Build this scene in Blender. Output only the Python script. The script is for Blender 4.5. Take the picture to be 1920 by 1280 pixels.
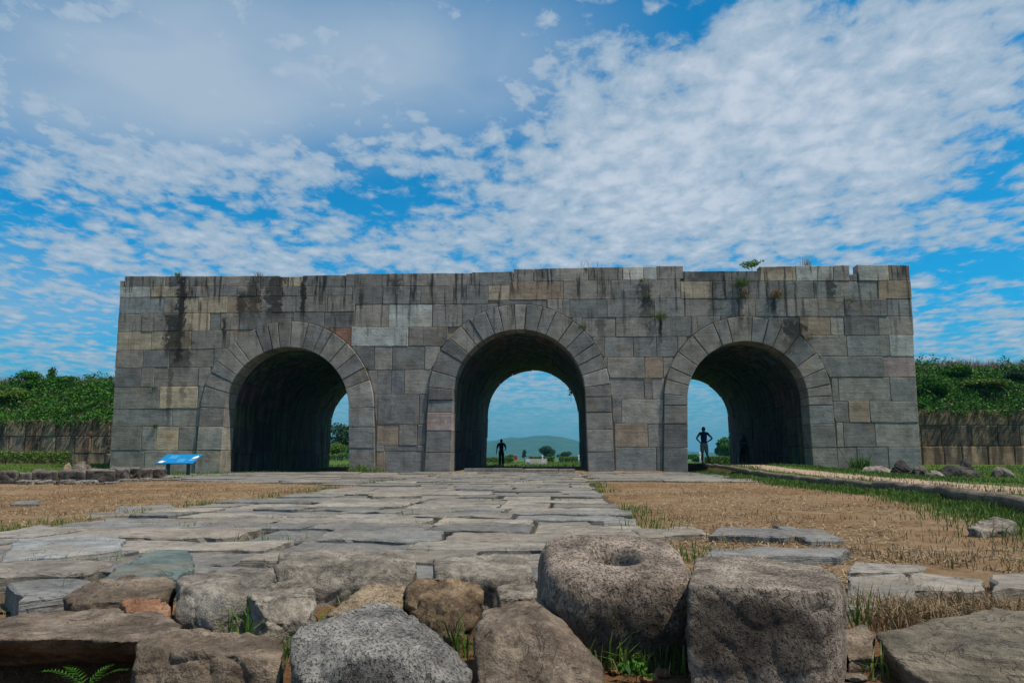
import bpy, bmesh, math, random
import numpy as np
from mathutils import Vector, noise, Matrix
random.seed(7); rng = np.random.default_rng(7)
scene = bpy.context.scene
for o in list(bpy.data.objects): bpy.data.objects.remove(o, do_unlink=True)

# ------------------------------------------------------------------ camera
F = 1388.0; YAW = math.radians(3.9); PITCH = math.radians(6.8); PPY = 695.0
CAM = Vector((1.88, -31.8, 0.56))
FWD = Vector((-math.sin(YAW)*math.cos(PITCH), math.cos(YAW)*math.cos(PITCH), math.sin(PITCH)))
RGT = Vector((math.cos(YAW), math.sin(YAW), 0)); UPV = RGT.cross(FWD)
cd = bpy.data.cameras.new('camera'); cam = bpy.data.objects.new('camera', cd)
scene.collection.objects.link(cam); scene.camera = cam
cam.location = CAM
cam.rotation_euler = Matrix((RGT, UPV, -FWD)).transposed().to_euler()
cd.sensor_width = 36; cd.lens = 36*F/1920; cd.shift_y = (PPY-640)/1920
cd.clip_start = 0.05; cd.clip_end = 9000
scene.render.resolution_x = 1024; scene.render.resolution_y = 682

def ray(px, py): return FWD + RGT*((px-960)/F) + UPV*((PPY-py)/F)
def on_y(px, py, y):                     # pixel -> point on a plane facing the camera
    r = ray(px, py); return CAM + r*((y-CAM.y)/r.y)
def P(px, py, d): return on_y(px, py, CAM.y+d)
def on_z(px, py, z=0.0):                 # pixel -> point on level ground
    r = ray(px, py); return CAM + r*((z-CAM.z)/r.z)

# ------------------------------------------------------------------ light
SUN = Vector((1.9, -.78, 3.9)).normalized()
sl = bpy.data.lights.new('sun', 'SUN'); sl.energy = 5.0; sl.angle = math.radians(0.53); sl.color = (1.0, .89, .75)
so = bpy.data.objects.new('sun', sl); scene.collection.objects.link(so)
so.rotation_euler = SUN.to_track_quat('Z', 'Y').to_euler(); so.location = (20, -20, 40)
scene.view_settings.view_transform = 'Standard'; scene.view_settings.look = 'None'
scene.view_settings.exposure = 0.0; scene.view_settings.gamma = 1.0

class NT:
    """small helper around a node tree"""
    def __init__(s, tree): s.t = tree; s.n = tree.nodes; s.l = tree.links
    def new(s, typ, **kw):
        n = s.n.new(typ)
        for k, v in kw.items(): setattr(n, k, v)
        return n
    def put(s, sock, v):
        if isinstance(v, bpy.types.NodeSocket): s.l.new(v, sock)
        elif v is not None: sock.default_value = v
    def math(s, op, a, b=None, c=None, clamp=False):
        n = s.new('ShaderNodeMath', operation=op, use_clamp=clamp)
        s.put(n.inputs[0], a)
        if b is not None: s.put(n.inputs[1], b)
        if c is not None: s.put(n.inputs[2], c)
        return n.outputs[0]
    def vmath(s, op, a, b=None):
        n = s.new('ShaderNodeVectorMath', operation=op); s.put(n.inputs[0], a)
        if b is not None: s.put(n.inputs[1], b)
        return n.outputs['Value'] if op in ('LENGTH', 'DISTANCE', 'DOT_PRODUCT') else n.outputs[0]
    def noise(s, vec, scale, detail=4, rough=.55, dist=0.0, col=False):
        n = s.new('ShaderNodeTexNoise'); s.put(n.inputs['Vector'], vec)
        n.inputs['Scale'].default_value = scale; n.inputs['Detail'].default_value = detail
        n.inputs['Roughness'].default_value = rough; n.inputs['Distortion'].default_value = dist
        return n.outputs['Color' if col else 'Fac']
    def voro(s, vec, scale, feature='F1'):
        n = s.new('ShaderNodeTexVoronoi', feature=feature); s.put(n.inputs['Vector'], vec)
        n.inputs['Scale'].default_value = scale; return n.outputs['Distance']
    def map(s, vec, scale=(1, 1, 1), loc=(0, 0, 0), rot=(0, 0, 0)):
        n = s.new('ShaderNodeMapping'); s.put(n.inputs['Vector'], vec)
        n.inputs['Scale'].default_value = scale; n.inputs['Location'].default_value = loc; n.inputs['Rotation'].default_value = rot
        return n.outputs[0]
    def sstep(s, v, a, b, lo=0.0, hi=1.0):
        n = s.new('ShaderNodeMapRange', interpolation_type='SMOOTHSTEP'); s.put(n.inputs[0], v)
        for i, x in ((1, a), (2, b), (3, lo), (4, hi)): s.put(n.inputs[i], x)
        return n.outputs[0]
    def mix(s, fac, a, b, blend='MIX'):
        n = s.new('ShaderNodeMix', data_type='RGBA', blend_type=blend)
        s.put(n.inputs[0], fac)
        for sock, v in ((n.inputs[6], a), (n.inputs[7], b)):
            if isinstance(v, tuple) and len(v) == 3: v = (*v, 1)
            s.put(sock, v)
        return n.outputs[2]
    def ramp(s, fac, stops):
        n = s.new('ShaderNodeValToRGB'); s.put(n.inputs[0], fac); e = n.color_ramp.elements
        while len(e) < len(stops): e.new(.5)
        for el, (p, c) in zip(e, stops): el.position = p; el.color = (*c, 1)
        return n.outputs[0]
    def sepxyz(s, v):
        n = s.new('ShaderNodeSeparateXYZ'); s.put(n.inputs[0], v); return n.outputs
    def comb(s, x, y, z):
        n = s.new('ShaderNodeCombineXYZ')
        for i, v in enumerate((x, y, z)): s.put(n.inputs[i], v)
        return n.outputs[0]

# ------------------------------------------------------------------ world: Nishita sky with a sheet of altocumulus
w = bpy.data.worlds.new('World'); scene.world = w; w.use_nodes = True
W = NT(w.node_tree); W.n.clear()
out = W.new('ShaderNodeOutputWorld'); bg = W.new('ShaderNodeBackground'); W.l.new(bg.outputs[0], out.inputs[0])
bg.inputs[1].default_value = 0.1
w.cycles.sampling_method = 'MANUAL'; w.cycles.sample_map_resolution = 256
sky = W.new('ShaderNodeTexSky', sky_type='NISHITA', sun_disc=False)
sky.sun_elevation = math.asin(SUN.z); sky.sun_rotation = math.atan2(SUN.x, SUN.y); sky.dust_density = 1.0; sky.ozone_density = 2.5
tc = W.new('ShaderNodeTexCoord').outputs['Generated']
dx, dy, dz = W.sepxyz(tc)[:3]
K = 0.10
den = W.math('ADD', W.math('MAXIMUM', dz, 0.0), K)
pu = W.math('DIVIDE', dx, den); pv = W.math('DIVIDE', dy, den)
plane = W.comb(pu, pv, 0.0)
def sky_uv(px, py):
    r = ray(px, py).normalized(); return r.x/(r.z+K), r.y/(r.z+K)
def blob(cx, cy, rx, ry, wt):            # a soft patch of more or less cloud on the cloud sheet
    u, v = sky_uv(cx, cy); u2, _ = sky_uv(cx+rx, cy); _, v2 = sky_uv(cx, cy-ry); _, v3 = sky_uv(cx, cy+ry)
    su = 1/abs(u2-u); sv = 2/abs(v3-v2)
    l = W.vmath('LENGTH', W.comb(W.math('MULTIPLY', W.math('SUBTRACT', pu, u), su), W.math('MULTIPLY', W.math('SUBTRACT', pv, v), sv), 0.0))
    return W.math('MULTIPLY', W.sstep(l, 1.35, 0.2), wt)
def total(bl):
    t = None
    for b in bl: t = b if t is None else W.math('ADD', t, b)
    return t
big = W.noise(plane, 1.3, 3, .5, .2)
mid = W.noise(W.map(plane, (1, .75, 1), rot=(0, 0, .5)), 4.6, 7, .62, .35)
cell = W.noise(W.map(plane, (1, .75, 1), rot=(0, 0, .35)), 17, 8, .66, .3)
vor = W.voro(W.vmath('ADD', plane, W.vmath('MULTIPLY', W.noise(plane, 9, 2, .5, 0, True), (.06, .06, 0))), 15, 'SMOOTH_F1')
cov = total([blob(1330, 330, 520, 190, .34), blob(1620, 100, 380, 130, .20), blob(1000, 470, 380, 60, .12), blob(140, 300, 260, 90, .10),
             blob(560, 375, 300, 50, -.10), blob(760, 390, 170, 60, -.12), blob(80, 368, 180, 40, -.12), blob(300, 330, 400, 60, .10), blob(420, 470, 400, 60, .08), blob(900, 150, 190, 150, -.18),
             blob(1190, 25, 170, 60, -.24), blob(1880, 320, 120, 75, -.26), blob(1830, 500, 190, 30, -.34), blob(1640, 160, 60, 30, -.18)])
cov = W.math('ADD', cov, .60)
cov = W.math('ADD', cov, W.math('MULTIPLY', W.math('SUBTRACT', big, .5), .35))
cov = W.math('ADD', cov, W.math('MULTIPLY', W.math('SUBTRACT', mid, .5), .95))
cov = W.math('ADD', cov, W.math('MULTIPLY', W.math('SUBTRACT', cell, .5), .95))
cov = W.math('SUBTRACT', cov, W.math('MULTIPLY', W.math('SUBTRACT', vor, .35), .5))
alpha = W.math('MULTIPLY', W.sstep(cov, .36, .72), .93)
veil = total([blob(300, 150, 620, 230, 1.05), blob(900, 130, 300, 170, .5), blob(0, 560, 380, 110, .4)])
veil = W.math('MULTIPLY', veil, W.sstep(W.noise(plane, 2.2, 5, .5, .4), .12, .68, .45, 1.0), clamp=True)
alpha = W.math('MAXIMUM', alpha, veil)
alpha = W.math('MULTIPLY', alpha, W.sstep(dz, .005, .13, .15, 1.0))
blue = W.mix(1.0, sky.outputs[0], (.05, 1.02, 1.42), 'MULTIPLY')
haze_low = W.sstep(dz, .20, .0)
blue = W.mix(W.math('MULTIPLY', haze_low, .75), blue, (1.75, 2.95, 3.9))
ccol = W.mix(W.sstep(cov, .62, 1.15), (3.6, 4.7, 5.9), (6.0, 6.6, 7.5))
ccol = W.mix(W.math('MULTIPLY', veil, .6, clamp=True), ccol, (3.9, 5.0, 6.4))
W.l.new(W.mix(alpha, blue, ccol), bg.inputs[0])

# ------------------------------------------------------------------ helpers
COL = scene.collection
def tag(o, label=None, cat=None, group=None, kind=None):
    if label: o['label'] = label
    if cat: o['category'] = cat
    if group: o['group'] = group
    if kind: o['kind'] = kind
    return o
def add(name, me, mat=None, parent=None, color=None):
    o = bpy.data.objects.new(name, me); COL.objects.link(o)
    if mat and me is not None and not me.materials: me.materials.append(mat)
    if parent: o.parent = parent
    if color is not None: o.color = (*color, 1)
    return o
def empty(name, loc=(0, 0, 0), rz=0, parent=None):
    o = bpy.data.objects.new(name, None); COL.objects.link(o); o.location = loc; o.rotation_euler.z = rz; o.empty_display_size = .2
    if parent: o.parent = parent
    return o
def mesh(name, V, Fc, smooth=False):
    me = bpy.data.meshes.new(name); me.from_pydata([tuple(v) for v in V], [], Fc); me.update()
    if smooth: me.polygons.foreach_set('use_smooth', [True]*len(me.polygons))
    return me
def quads(name, V4, tint=None):
    """many loose quads from an (n,4,3) array, with an optional per-quad grey value in attribute 'tint'"""
    n = len(V4); me = bpy.data.meshes.new(name)
    me.vertices.add(n*4); me.vertices.foreach_set('co', np.ascontiguousarray(V4, dtype=np.float32).ravel())
    me.loops.add(n*4); me.loops.foreach_set('vertex_index', np.arange(n*4, dtype=np.int32))
    me.polygons.add(n); me.polygons.foreach_set('loop_start', np.arange(0, n*4, 4, dtype=np.int32))
    me.polygons.foreach_set('loop_total', np.full(n, 4, dtype=np.int32))
    me.update(calc_edges=True)
    if tint is not None:
        a = me.attributes.new('tint', 'FLOAT', 'POINT'); a.data.foreach_set('value', np.repeat(np.asarray(tint, dtype=np.float32), 4))
    return me
def sst(a, b, x):
    t = np.clip((np.asarray(x, float)-a)/(b-a), 0, 1); return t*t*(3-2*t)

# ------------------------------------------------------------------ materials
def mat_new(name):
    m = bpy.data.materials.new(name); m.use_nodes = True; T = NT(m.node_tree); T.n.clear()
    o = T.new('ShaderNodeOutputMaterial'); b = T.new('ShaderNodeBsdfPrincipled'); T.l.new(b.outputs[0], o.inputs[0])
    b.inputs['Specular IOR Level'].default_value = .25
    return m, T, b
def bump(T, b, h, strength=.5, dist=.02):
    n = T.new('ShaderNodeBump'); n.inputs['Strength'].default_value = strength; n.inputs['Distance'].default_value = dist
    T.l.new(h, n.inputs['Height']); T.l.new(n.outputs[0], b.inputs['Normal'])
def plain(name, col, rough=.7, spec=.25, var=.25, scale=8):
    m, T, b = mat_new(name); pos = T.new('ShaderNodeNewGeometry').outputs['Position']
    n = T.noise(pos, scale, 4, .6)
    T.l.new(T.mix(n, tuple(c*(1-var) for c in col), tuple(min(1, c*(1+var)) for c in col)), b.inputs['Base Color'])
    b.inputs['Roughness'].default_value = rough; b.inputs['Specular IOR Level'].default_value = spec
    return m
def leafmat(name, dark, mid, light, trans=.25):
    m, T, b = mat_new(name)
    at = T.new('ShaderNodeAttribute', attribute_name='tint').outputs['Fac']
    pos = T.new('ShaderNodeNewGeometry').outputs['Position']
    v = T.math('ADD', at, T.math('MULTIPLY', T.math('SUBTRACT', T.noise(pos, 1.3, 3), .5), .5))
    T.l.new(T.ramp(v, [(.1, dark), (.5, mid), (.95, light)]), b.inputs['Base Color'])
    b.inputs['Roughness'].default_value = .6
    if trans:
        tr = T.new('ShaderNodeBsdfTranslucent'); T.l.new(T.ramp(v, [(.1, dark), (.5, mid), (.95, light)]), tr.inputs[0])
        mx = T.new('ShaderNodeMixShader'); mx.inputs[0].default_value = trans
        T.l.new(b.outputs[0], mx.inputs[1]); T.l.new(tr.outputs[0], mx.inputs[2])
        T.l.new(mx.outputs[0], [n for n in T.n if n.type == 'OUTPUT_MATERIAL'][0].inputs[0])
    return m

def ashlar(name, streaks=(), dirt=.5, streak_dark=0.0):
    """dressed limestone: tint per block, bedding lines, black lichen streaks with places of their own"""
    m, T, b = mat_new(name)
    pos = T.new('ShaderNodeNewGeometry').outputs['Position']
    oi = T.new('ShaderNodeObjectInfo'); base = oi.outputs['Color']; rnd = oi.outputs['Random']
    off = T.vmath('ADD', pos, T.comb(T.math('MULTIPLY', rnd, 37.0), 0.0, T.math('MULTIPLY', rnd, 91.0)))
    bed = T.noise(T.map(off, (.55, .55, 7.0)), 1.6, 6, .62, .25)
    blot = T.noise(off, 1.7, 5, .62, .2); fine = T.noise(pos, 19, 4, .65)
    v = T.math('ADD', T.math('MULTIPLY', bed, .34), T.math('ADD', T.math('MULTIPLY', blot, .70), T.math('MULTIPLY', fine, .36)))
    v = T.sstep(v, .42, 1.0, .50, 1.55)
    col = T.mix(1.0, base, T.comb(v, v, v), 'MULTIPLY')
    warm = T.sstep(T.noise(off, .9, 4, .6), .54, .74)
    col = T.mix(T.math('MULTIPLY', warm, .7), col, T.mix(1.0, col, (1.30, 1.02, .72), 'MULTIPLY'))
    pale = T.math('MULTIPLY', T.sstep(T.noise(T.map(pos, (2.4, 2.4, .5)), 1.2, 6, .66, .4), .62, .78), .38)
    col = T.mix(pale, col, (.42, .41, .38))
    X, Y, Z = T.sepxyz(pos)[:3]
    rag = T.noise(pos, 3.2, 6, .7); vst = T.noise(T.map(pos, (3.0, 3.0, .28)), 1.5, 6, .65, .3)
    dark = T.math('MULTIPLY', T.math('MULTIPLY', T.sstep(vst, .51, .64), T.sstep(Z, 4.4, 8.2, .18, 1.0)), dirt)
    for (x, z0, z1, wd, s) in streaks:
        wob = T.math('MULTIPLY', T.math('SUBTRACT', rag, .5), wd*4.2)
        dxn = T.math('ABSOLUTE', T.math('ADD', T.math('SUBTRACT', X, x), wob))
        g = T.sstep(dxn, wd*1.05, wd*.5)
        g = T.math('MULTIPLY', g, T.math('MULTIPLY', T.sstep(Z, z0-.5, z0+.6), T.sstep(Z, z1+.25, z1-.1)))
        g = T.math('MULTIPLY', g, T.sstep(vst, .28, .46, .6, 1.0))
        dark = T.math('MAXIMUM', dark, T.math('MULTIPLY', g, s))
    col = T.mix(T.math('MINIMUM', dark, .93), col, (.011, .011, .010))
    if streak_dark: col = T.mix(T.math('MULTIPLY', T.sstep(T.noise(T.map(pos, (2.2, 2.2, .35)), 1.3, 6, .65), .38, .62), streak_dark), col, (.02, .019, .017))  # blackish vertical streaks mixed over the stone
    T.l.new(col, b.inputs['Base Color']); b.inputs['Roughness'].default_value = .85
    h = T.math('ADD', T.math('MULTIPLY', bed, .45), T.math('ADD', T.math('MULTIPLY', fine, .5), T.math('MULTIPLY', T.noise(pos, 4, 5, .65), 1.0)))
    bump(T, b, h, .42, .05)
    return m
def rockmat(name, dark, mid, light, scale=1.0, pits=0.0, lichen=.3, bands=0.0, bstr=.8, stain_shade=None):
    m, T, b = mat_new(name)
    pos = T.new('ShaderNodeNewGeometry').outputs['Position']
    rnd = T.new('ShaderNodeObjectInfo').outputs['Random']
    p = T.vmath('ADD', pos, T.comb(T.math('MULTIPLY', rnd, 13.0), T.math('MULTIPLY', rnd, 7.0), 0.0))
    a = T.noise(p, 5*scale, 8, .65, .3); f = T.noise(p, 42*scale, 6, .7); g = T.noise(p, 150*scale, 3, .6)
    v = T.math('ADD', T.math('MULTIPLY', a, .62), T.math('ADD', T.math('MULTIPLY', f, .30), T.math('MULTIPLY', g, .18)))
    if bands:
        bd = T.noise(T.map(p, (1.5, 1.5, 26), rot=(.12, .2, 0)), 2.0, 5, .6, .6)
        v = T.math('ADD', T.math('MULTIPLY', v, 1-bands*.5), T.math('MULTIPLY', bd, bands*.5))
    col = T.ramp(v, [(.40, dark), (.545, mid), (.70, light)])
    li = T.math('MULTIPLY', T.sstep(T.noise(p, 11*scale, 8, .72, .2), .56, .68), lichen)
    col = T.mix(li, col, tuple(min(.62, c*1.7+.08) for c in mid))
    h = T.math('ADD', T.math('MULTIPLY', a, .9), T.math('ADD', T.math('MULTIPLY', f, .55), T.math('MULTIPLY', g, .22)))
    if bands: h = T.math('ADD', h, T.math('MULTIPLY', bd, bands))
    if pits:
        pt = T.sstep(T.noise(T.map(p, (1, 1, .55), rot=(.5, .3, .4)), 85*scale, 2, .5, .1), .34, .46)
        h = T.math('ADD', h, T.math('MULTIPLY', pt, pits*.7))
        col = T.mix(T.math('MULTIPLY', T.math('SUBTRACT', 1.0, pt), pits*.7), col, tuple(c*.4 for c in dark))
    ck = T.sstep(T.math('ABSOLUTE', T.math('SUBTRACT', T.noise(p, 4.2*scale, 6, .62, .9), .5)), .007, .0)
    h = T.math('SUBTRACT', h, T.math('MULTIPLY', ck, .35)); col = T.mix(T.math('MULTIPLY', ck, .35), col, tuple(c*.3 for c in dark))
    if stain_shade:                              # noise-edged dark ellipse: black staining and front shade painted into the colour
        c, r = stain_shade; q = T.vmath('MULTIPLY', T.vmath('SUBTRACT', pos, tuple(c)), tuple(1/x for x in r))
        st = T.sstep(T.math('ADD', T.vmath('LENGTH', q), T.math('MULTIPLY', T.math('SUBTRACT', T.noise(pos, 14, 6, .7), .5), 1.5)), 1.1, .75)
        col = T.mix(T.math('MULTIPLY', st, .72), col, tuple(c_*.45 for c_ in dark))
    T.l.new(col, b.inputs['Base Color']); b.inputs['Roughness'].default_value = .88
    bump(T, b, h, bstr, .03/scale)
    return m

def fx(px, py=700): return on_y(px, py, 0.0).x
def fz(px, py): return on_y(px, py, 0.0).z
STREAKS = [(fx(333), fz(333, 690), fz(333, 520), .26, .97), (fx(322), fz(322, 672), fz(322, 590), .55, .85), (fx(345), fz(345, 700), fz(345, 610), .30, .6),
           (fx(416), fz(416, 648), fz(416, 598), .12, .9), (fx(470), fz(470, 600), fz(470, 525), .40, .75), (fx(510), fz(510, 600), fz(510, 520), .50, .8),
           (fx(564), fz(564, 598), fz(564, 520), .16, .95), (fx(447), fz(447, 600), fz(447, 550), .28, .8), (fx(738), fz(738, 552), fz(738, 525), .3, .8),
           (fx(1213), fz(1213, 598), fz(1213, 535), .30, .8), (fx(1239), fz(1239, 640), fz(1239, 598), .09, .9), (fx(1340), fz(1340, 600), fz(1340, 515), .22, .55),
           (fx(1392), fz(1392, 620), fz(1392, 540), .16, .6), (fx(1456), fz(1456, 600), fz(1456, 560), .16, .8), (fx(1493), fz(1493, 650), fz(1493, 600), .55, .85),
           (fx(1565), fz(1565, 572), fz(1565, 525), .22, .8), (fx(345), fz(345, 760), fz(345, 722), .16, .45), (fx(1128), fz(1128, 635), fz(1128, 598), .22, .6),
           (fx(320), fz(320, 800), fz(320, 680), .14, .5), (fx(1463), fz(1463, 505), fz(1463, 494), .7, .8), (fx(1330), fz(1330, 526), fz(1330, 505), .9, .7)]
M_ASH = ashlar('grey_limestone', STREAKS, .85)
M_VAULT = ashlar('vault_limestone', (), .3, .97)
M_MORTAR = plain('lime_mortar', (.27, .205, .145), .95, .1, .9, 1.2)
M_WALL = ashlar('rampart_limestone', (), .9, .75)
def flagmat():
    m, T, b = mat_new('flagstone')
    pos = T.new('ShaderNodeNewGeometry').outputs['Position']; oi = T.new('ShaderNodeObjectInfo'); rnd = oi.outputs['Random']
    p = T.vmath('ADD', pos, T.comb(T.math('MULTIPLY', rnd, 31.0), T.math('MULTIPLY', rnd, 17.0), 0.0))
    a = T.noise(p, 2.2, 6, .62, .3); f = T.noise(p, 13, 7, .7, .2); g = T.noise(p, 70, 4, .7); ly = T.noise(T.map(p, (1, 1, 22)), 2.5, 4, .6, .5)
    v = T.math('ADD', T.math('MULTIPLY', a, .55), T.math('ADD', T.math('MULTIPLY', f, .5), T.math('MULTIPLY', g, .25)))
    v = T.sstep(v, .42, .92, .42, 1.6); col = T.mix(1.0, oi.outputs['Color'], T.comb(v, v, v), 'MULTIPLY')
    dirt = T.sstep(T.noise(pos, 1.6, 7, .68, .3), .50, .66); col = T.mix(T.math('MULTIPLY', dirt, .42), col, T.mix(g, (.14, .10, .065), (.32, .255, .18)))
    lich = T.sstep(T.noise(p, 7, 8, .75), .60, .68); col = T.mix(T.math('MULTIPLY', lich, .35), col, (.36, .35, .32))
    crack = T.sstep(T.math('ABSOLUTE', T.math('SUBTRACT', T.noise(p, 1.7, 5, .6, .8), .5)), .007, .0); col = T.mix(T.math('MULTIPLY', crack, .4), col, (.03, .026, .02))
    T.l.new(col, b.inputs['Base Color']); b.inputs['Roughness'].default_value = .8
    h = T.math('ADD', T.math('MULTIPLY', f, .9), T.math('ADD', T.math('MULTIPLY', g, .35), T.math('MULTIPLY', ly, .8)))
    h = T.math('SUBTRACT', h, T.math('MULTIPLY', crack, .4)); bump(T, b, h, .8, .02)
    return m
M_SLAB = flagmat()

# ------------------------------------------------------------------ ground sheet
LOGX = np.array([(8.1, 3), (7.95, -3), (7.8, -8), (7.62, -13), (7.56, -17), (7.6, -19.6), (7.14, -22), (6.47, -24.4), (5.6, -27.5), (4.6, -31.5)])
def log_x(y): return np.interp(-np.asarray(y, float), -LOGX[:, 1], LOGX[:, 0])
def ground_z(x, y):
    x = np.asarray(x, float); y = np.asarray(y, float); d = y-CAM.y
    z = np.full(np.broadcast(x, y).shape, -.03)
    z = z - .02*((np.abs(x) < 2.5) & (y < 0))
    xl = log_x(y); h = .13+.22*sst(-13, 0, y)
    side = sst(-.12, .22, x-xl)*(1-.55*sst(2.6, 5.5, x-xl)*(1-sst(-2, 3, y)*.3))
    z = z + h*side*sst(-31, -26, y)*(1-sst(14, 20, y))
    inside = sst(-.3, .15, y)*(np.abs(x) < 7.0)
    z = z + .14*inside*sst(-3.6, -2.0, x) + .10*sst(1, 12, y)*(x <= -2)
    z = z + .30*sst(-6, 5, y)*(1-sst(-18.5, -16.5, x)) + .10*sst(-4, 6, y)*sst(16.5, 18.5, x)
    z = z - .24*(1-sst(1.7, 2.15, d)) - .26*(1-sst(2.2, 2.75, d))*(1-sst(.5, .75, x))
    return z
def grid_axis(segs):
    a = []
    for x0, x1, st in segs: a += list(np.arange(x0, x1-1e-6, st))
    return np.array(a+[segs[-1][1]])
gx = grid_axis([(-4500, -500, 500), (-500, -100, 50), (-100, -30, 7), (-30, -5, .3), (-5, 9, .1), (9, 30, .3), (30, 100, 7), (100, 500, 50), (500, 4500, 500)])
gy = grid_axis([(-300, -60, 40), (-60, -34, 4), (-34, -26, .1), (-26, 0, .16), (0, 30, .6), (30, 100, 7), (100, 500, 50), (500, 4500, 500)])
GX, GY = np.meshgrid(gx, gy); GZ = ground_z(GX, GY)
nz = np.array([noise.noise((x*.9, y*.9, 0))*.022+noise.noise((x*3.1, y*3.1, 5))*.009 if abs(x) < 30 and -34 < y < 30 else 0 for x, y in zip(GX.ravel(), GY.ravel())]).reshape(GX.shape)
GZ = GZ+nz
def ground_noise_z(x, y): return float(ground_z(x, y))+noise.noise((x*.9, y*.9, 0))*.022
nxg, nyg = len(gx), len(gy)
idx = np.arange(nxg*nyg).reshape(nyg, nxg)
q = np.stack([idx[:-1, :-1], idx[:-1, 1:], idx[1:, 1:], idx[1:, :-1]], -1).reshape(-1, 4)
me = bpy.data.meshes.new('ground'); me.vertices.add(nxg*nyg); me.vertices.foreach_set('co', np.stack([GX, GY, GZ], -1).astype(np.float32).ravel())
me.loops.add(len(q)*4); me.loops.foreach_set('vertex_index', q.astype(np.int32).ravel()); me.polygons.add(len(q))
me.polygons.foreach_set('loop_start', np.arange(0, len(q)*4, 4, dtype=np.int32)); me.polygons.foreach_set('loop_total', np.full(len(q), 4, dtype=np.int32))
me.update(calc_edges=True); me.polygons.foreach_set('use_smooth', [True]*len(q))
XL = log_x(GY); rel = GX-XL
gr = np.zeros_like(GX)                                   # where living grass grows
gr += np.exp(-((rel+.35)/.55)**2)*.95*(GY < 2) + .75*(rel > .15)*(GY < 6)
gr = np.where((GX < -9) & (GY > -13), np.maximum(gr, .75*sst(-13.5, -11.5, GY)), gr)
gr = np.where(GY > 14, .85, gr)
gr = np.where((GX > 11) & (GY > -14), np.maximum(gr, .9*sst(-12, -5, GY)), gr)
pth = np.exp(-(np.abs(rel-1.55-.25*np.sin(GY*.4))/.75)**4)*(GY < 13)*(GY > -32)
soil = 1-sst(2.3, 3.3, GY-CAM.y)
ca = me.color_attributes.new('cover', 'FLOAT_COLOR', 'POINT')
ca.data.foreach_set('color', np.stack([gr, pth, soil, np.ones_like(gr)], -1).astype(np.float32).ravel())
m, T, b = mat_new('dry_ground')
pos = T.new('ShaderNodeNewGeometry').outputs['Position']
cov_a = T.new('ShaderNodeAttribute', attribute_name='cover').outputs['Color']
sep = T.new('ShaderNodeSeparateColor'); T.l.new(cov_a, sep.inputs[0])
n1 = T.noise(pos, .42, 6, .65, .3); n2 = T.noise(pos, 6, 7, .7); n3 = T.noise(pos, 60, 4, .7); n4 = T.noise(T.map(pos, (1, 2.2, 1)), 24, 5, .7, .6)
straw = T.ramp(T.math('ADD', T.math('MULTIPLY', n2, .55), T.math('MULTIPLY', n4, .5)), [(.32, (.065, .038, .018)), (.5, (.155, .09, .043)), (.72, (.32, .215, .115))])
tan = T.ramp(T.math('ADD', T.math('MULTIPLY', n2, .6), T.math('MULTIPLY', n3, .4)), [(.3, (.15, .095, .05)), (.52, (.235, .155, .088)), (.75, (.40, .295, .185))])
g0 = T.mix(T.sstep(n1, .40, .60), straw, tan)
g0 = T.mix(T.math('MULTIPLY', T.sstep(T.noise(pos, 1.9, 6, .7), .55, .68), .55), g0, (.07, .05, .03))
grass = T.ramp(T.math('ADD', T.math('MULTIPLY', n2, .5), T.math('MULTIPLY', n3, .5)), [(.3, (.022, .05, .009)), (.55, (.075, .125, .02)), (.8, (.20, .19, .06))])
gm = T.sstep(T.math('ADD', sep.outputs[0], T.math('MULTIPLY', T.math('SUBTRACT', n2, .5), 1.1)), .42, .72)
g0 = T.mix(gm, g0, grass)
pm = T.sstep(T.math('ADD', sep.outputs[1], T.math('MULTIPLY', T.math('SUBTRACT', n2, .5), .8)), .45, .7)
g0 = T.mix(pm, g0, T.ramp(n3, [(.3, (.27, .18, .125)), (.7, (.46, .33, .245))]))
sm = T.sstep(T.math('ADD', sep.outputs[2], T.math('MULTIPLY', T.math('SUBTRACT', n2, .5), .6)), .35, .7)
g0 = T.mix(sm, g0, T.ramp(T.math('ADD', T.math('MULTIPLY', n2, .5), T.math('MULTIPLY', n3, .5)), [(.3, (.05, .028, .015)), (.55, (.16, .085, .042)), (.78, (.36, .23, .13))]))
T.l.new(g0, b.inputs['Base Color']); b.inputs['Roughness'].default_value = .95; b.inputs['Specular IOR Level'].default_value = .1
bump(T, b, T.math('ADD', T.math('MULTIPLY', n2, .6), T.math('ADD', T.math('MULTIPLY', n4, .35), T.math('MULTIPLY', n3, .3))), .9, .04)
tag(add('ground', me, m), kind='structure')

# ------------------------------------------------------------------ distant hill
HP = [(-900, 859), (500, 858), (700, 853), (800, 845), (870, 834), (905, 828), (922, 825.5), (936, 824), (950, 819.5), (962, 818.5), (976, 821), (990, 818), (1008, 815.5), (1022, 814.5), (1040, 817), (1056, 818.5), (1072, 822.5), (1088, 827), (1130, 836), (1200, 842), (1290, 846), (1400, 851), (1600, 856), (2400, 859)]
HD = 2300.0; V = []; Fc = []
hx = np.linspace(-700, 2300, 220); hy = np.interp(hx, [p[0] for p in HP], [p[1] for p in HP])
prof = [(-700, 0), (-520, .16), (-360, .40), (-200, .70), (-90, .9), (0, 1.0), (150, .7), (400, 0)]
for i, (px, py) in enumerate(zip(hx, hy)):
    top = P(px, py, HD)
    for (oy, k) in prof:
        zz = (top.z+12)*k-12
        zz += noise.fractal((top.x*.006, (top.y+oy)*.006, 3), 1, 2, 5)*9*min(1, k*1.2)*(.25 if k > .85 else 1)*min(1, max(0, top.z)/30)
        V.append((top.x*(1+oy/HD*.0), top.y+oy, zz))
n = len(prof)
for i in range(len(hx)-1):
    for j in range(n-1): Fc.append((i*n+j, (i+1)*n+j, (i+1)*n+j+1, i*n+j+1))
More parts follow.
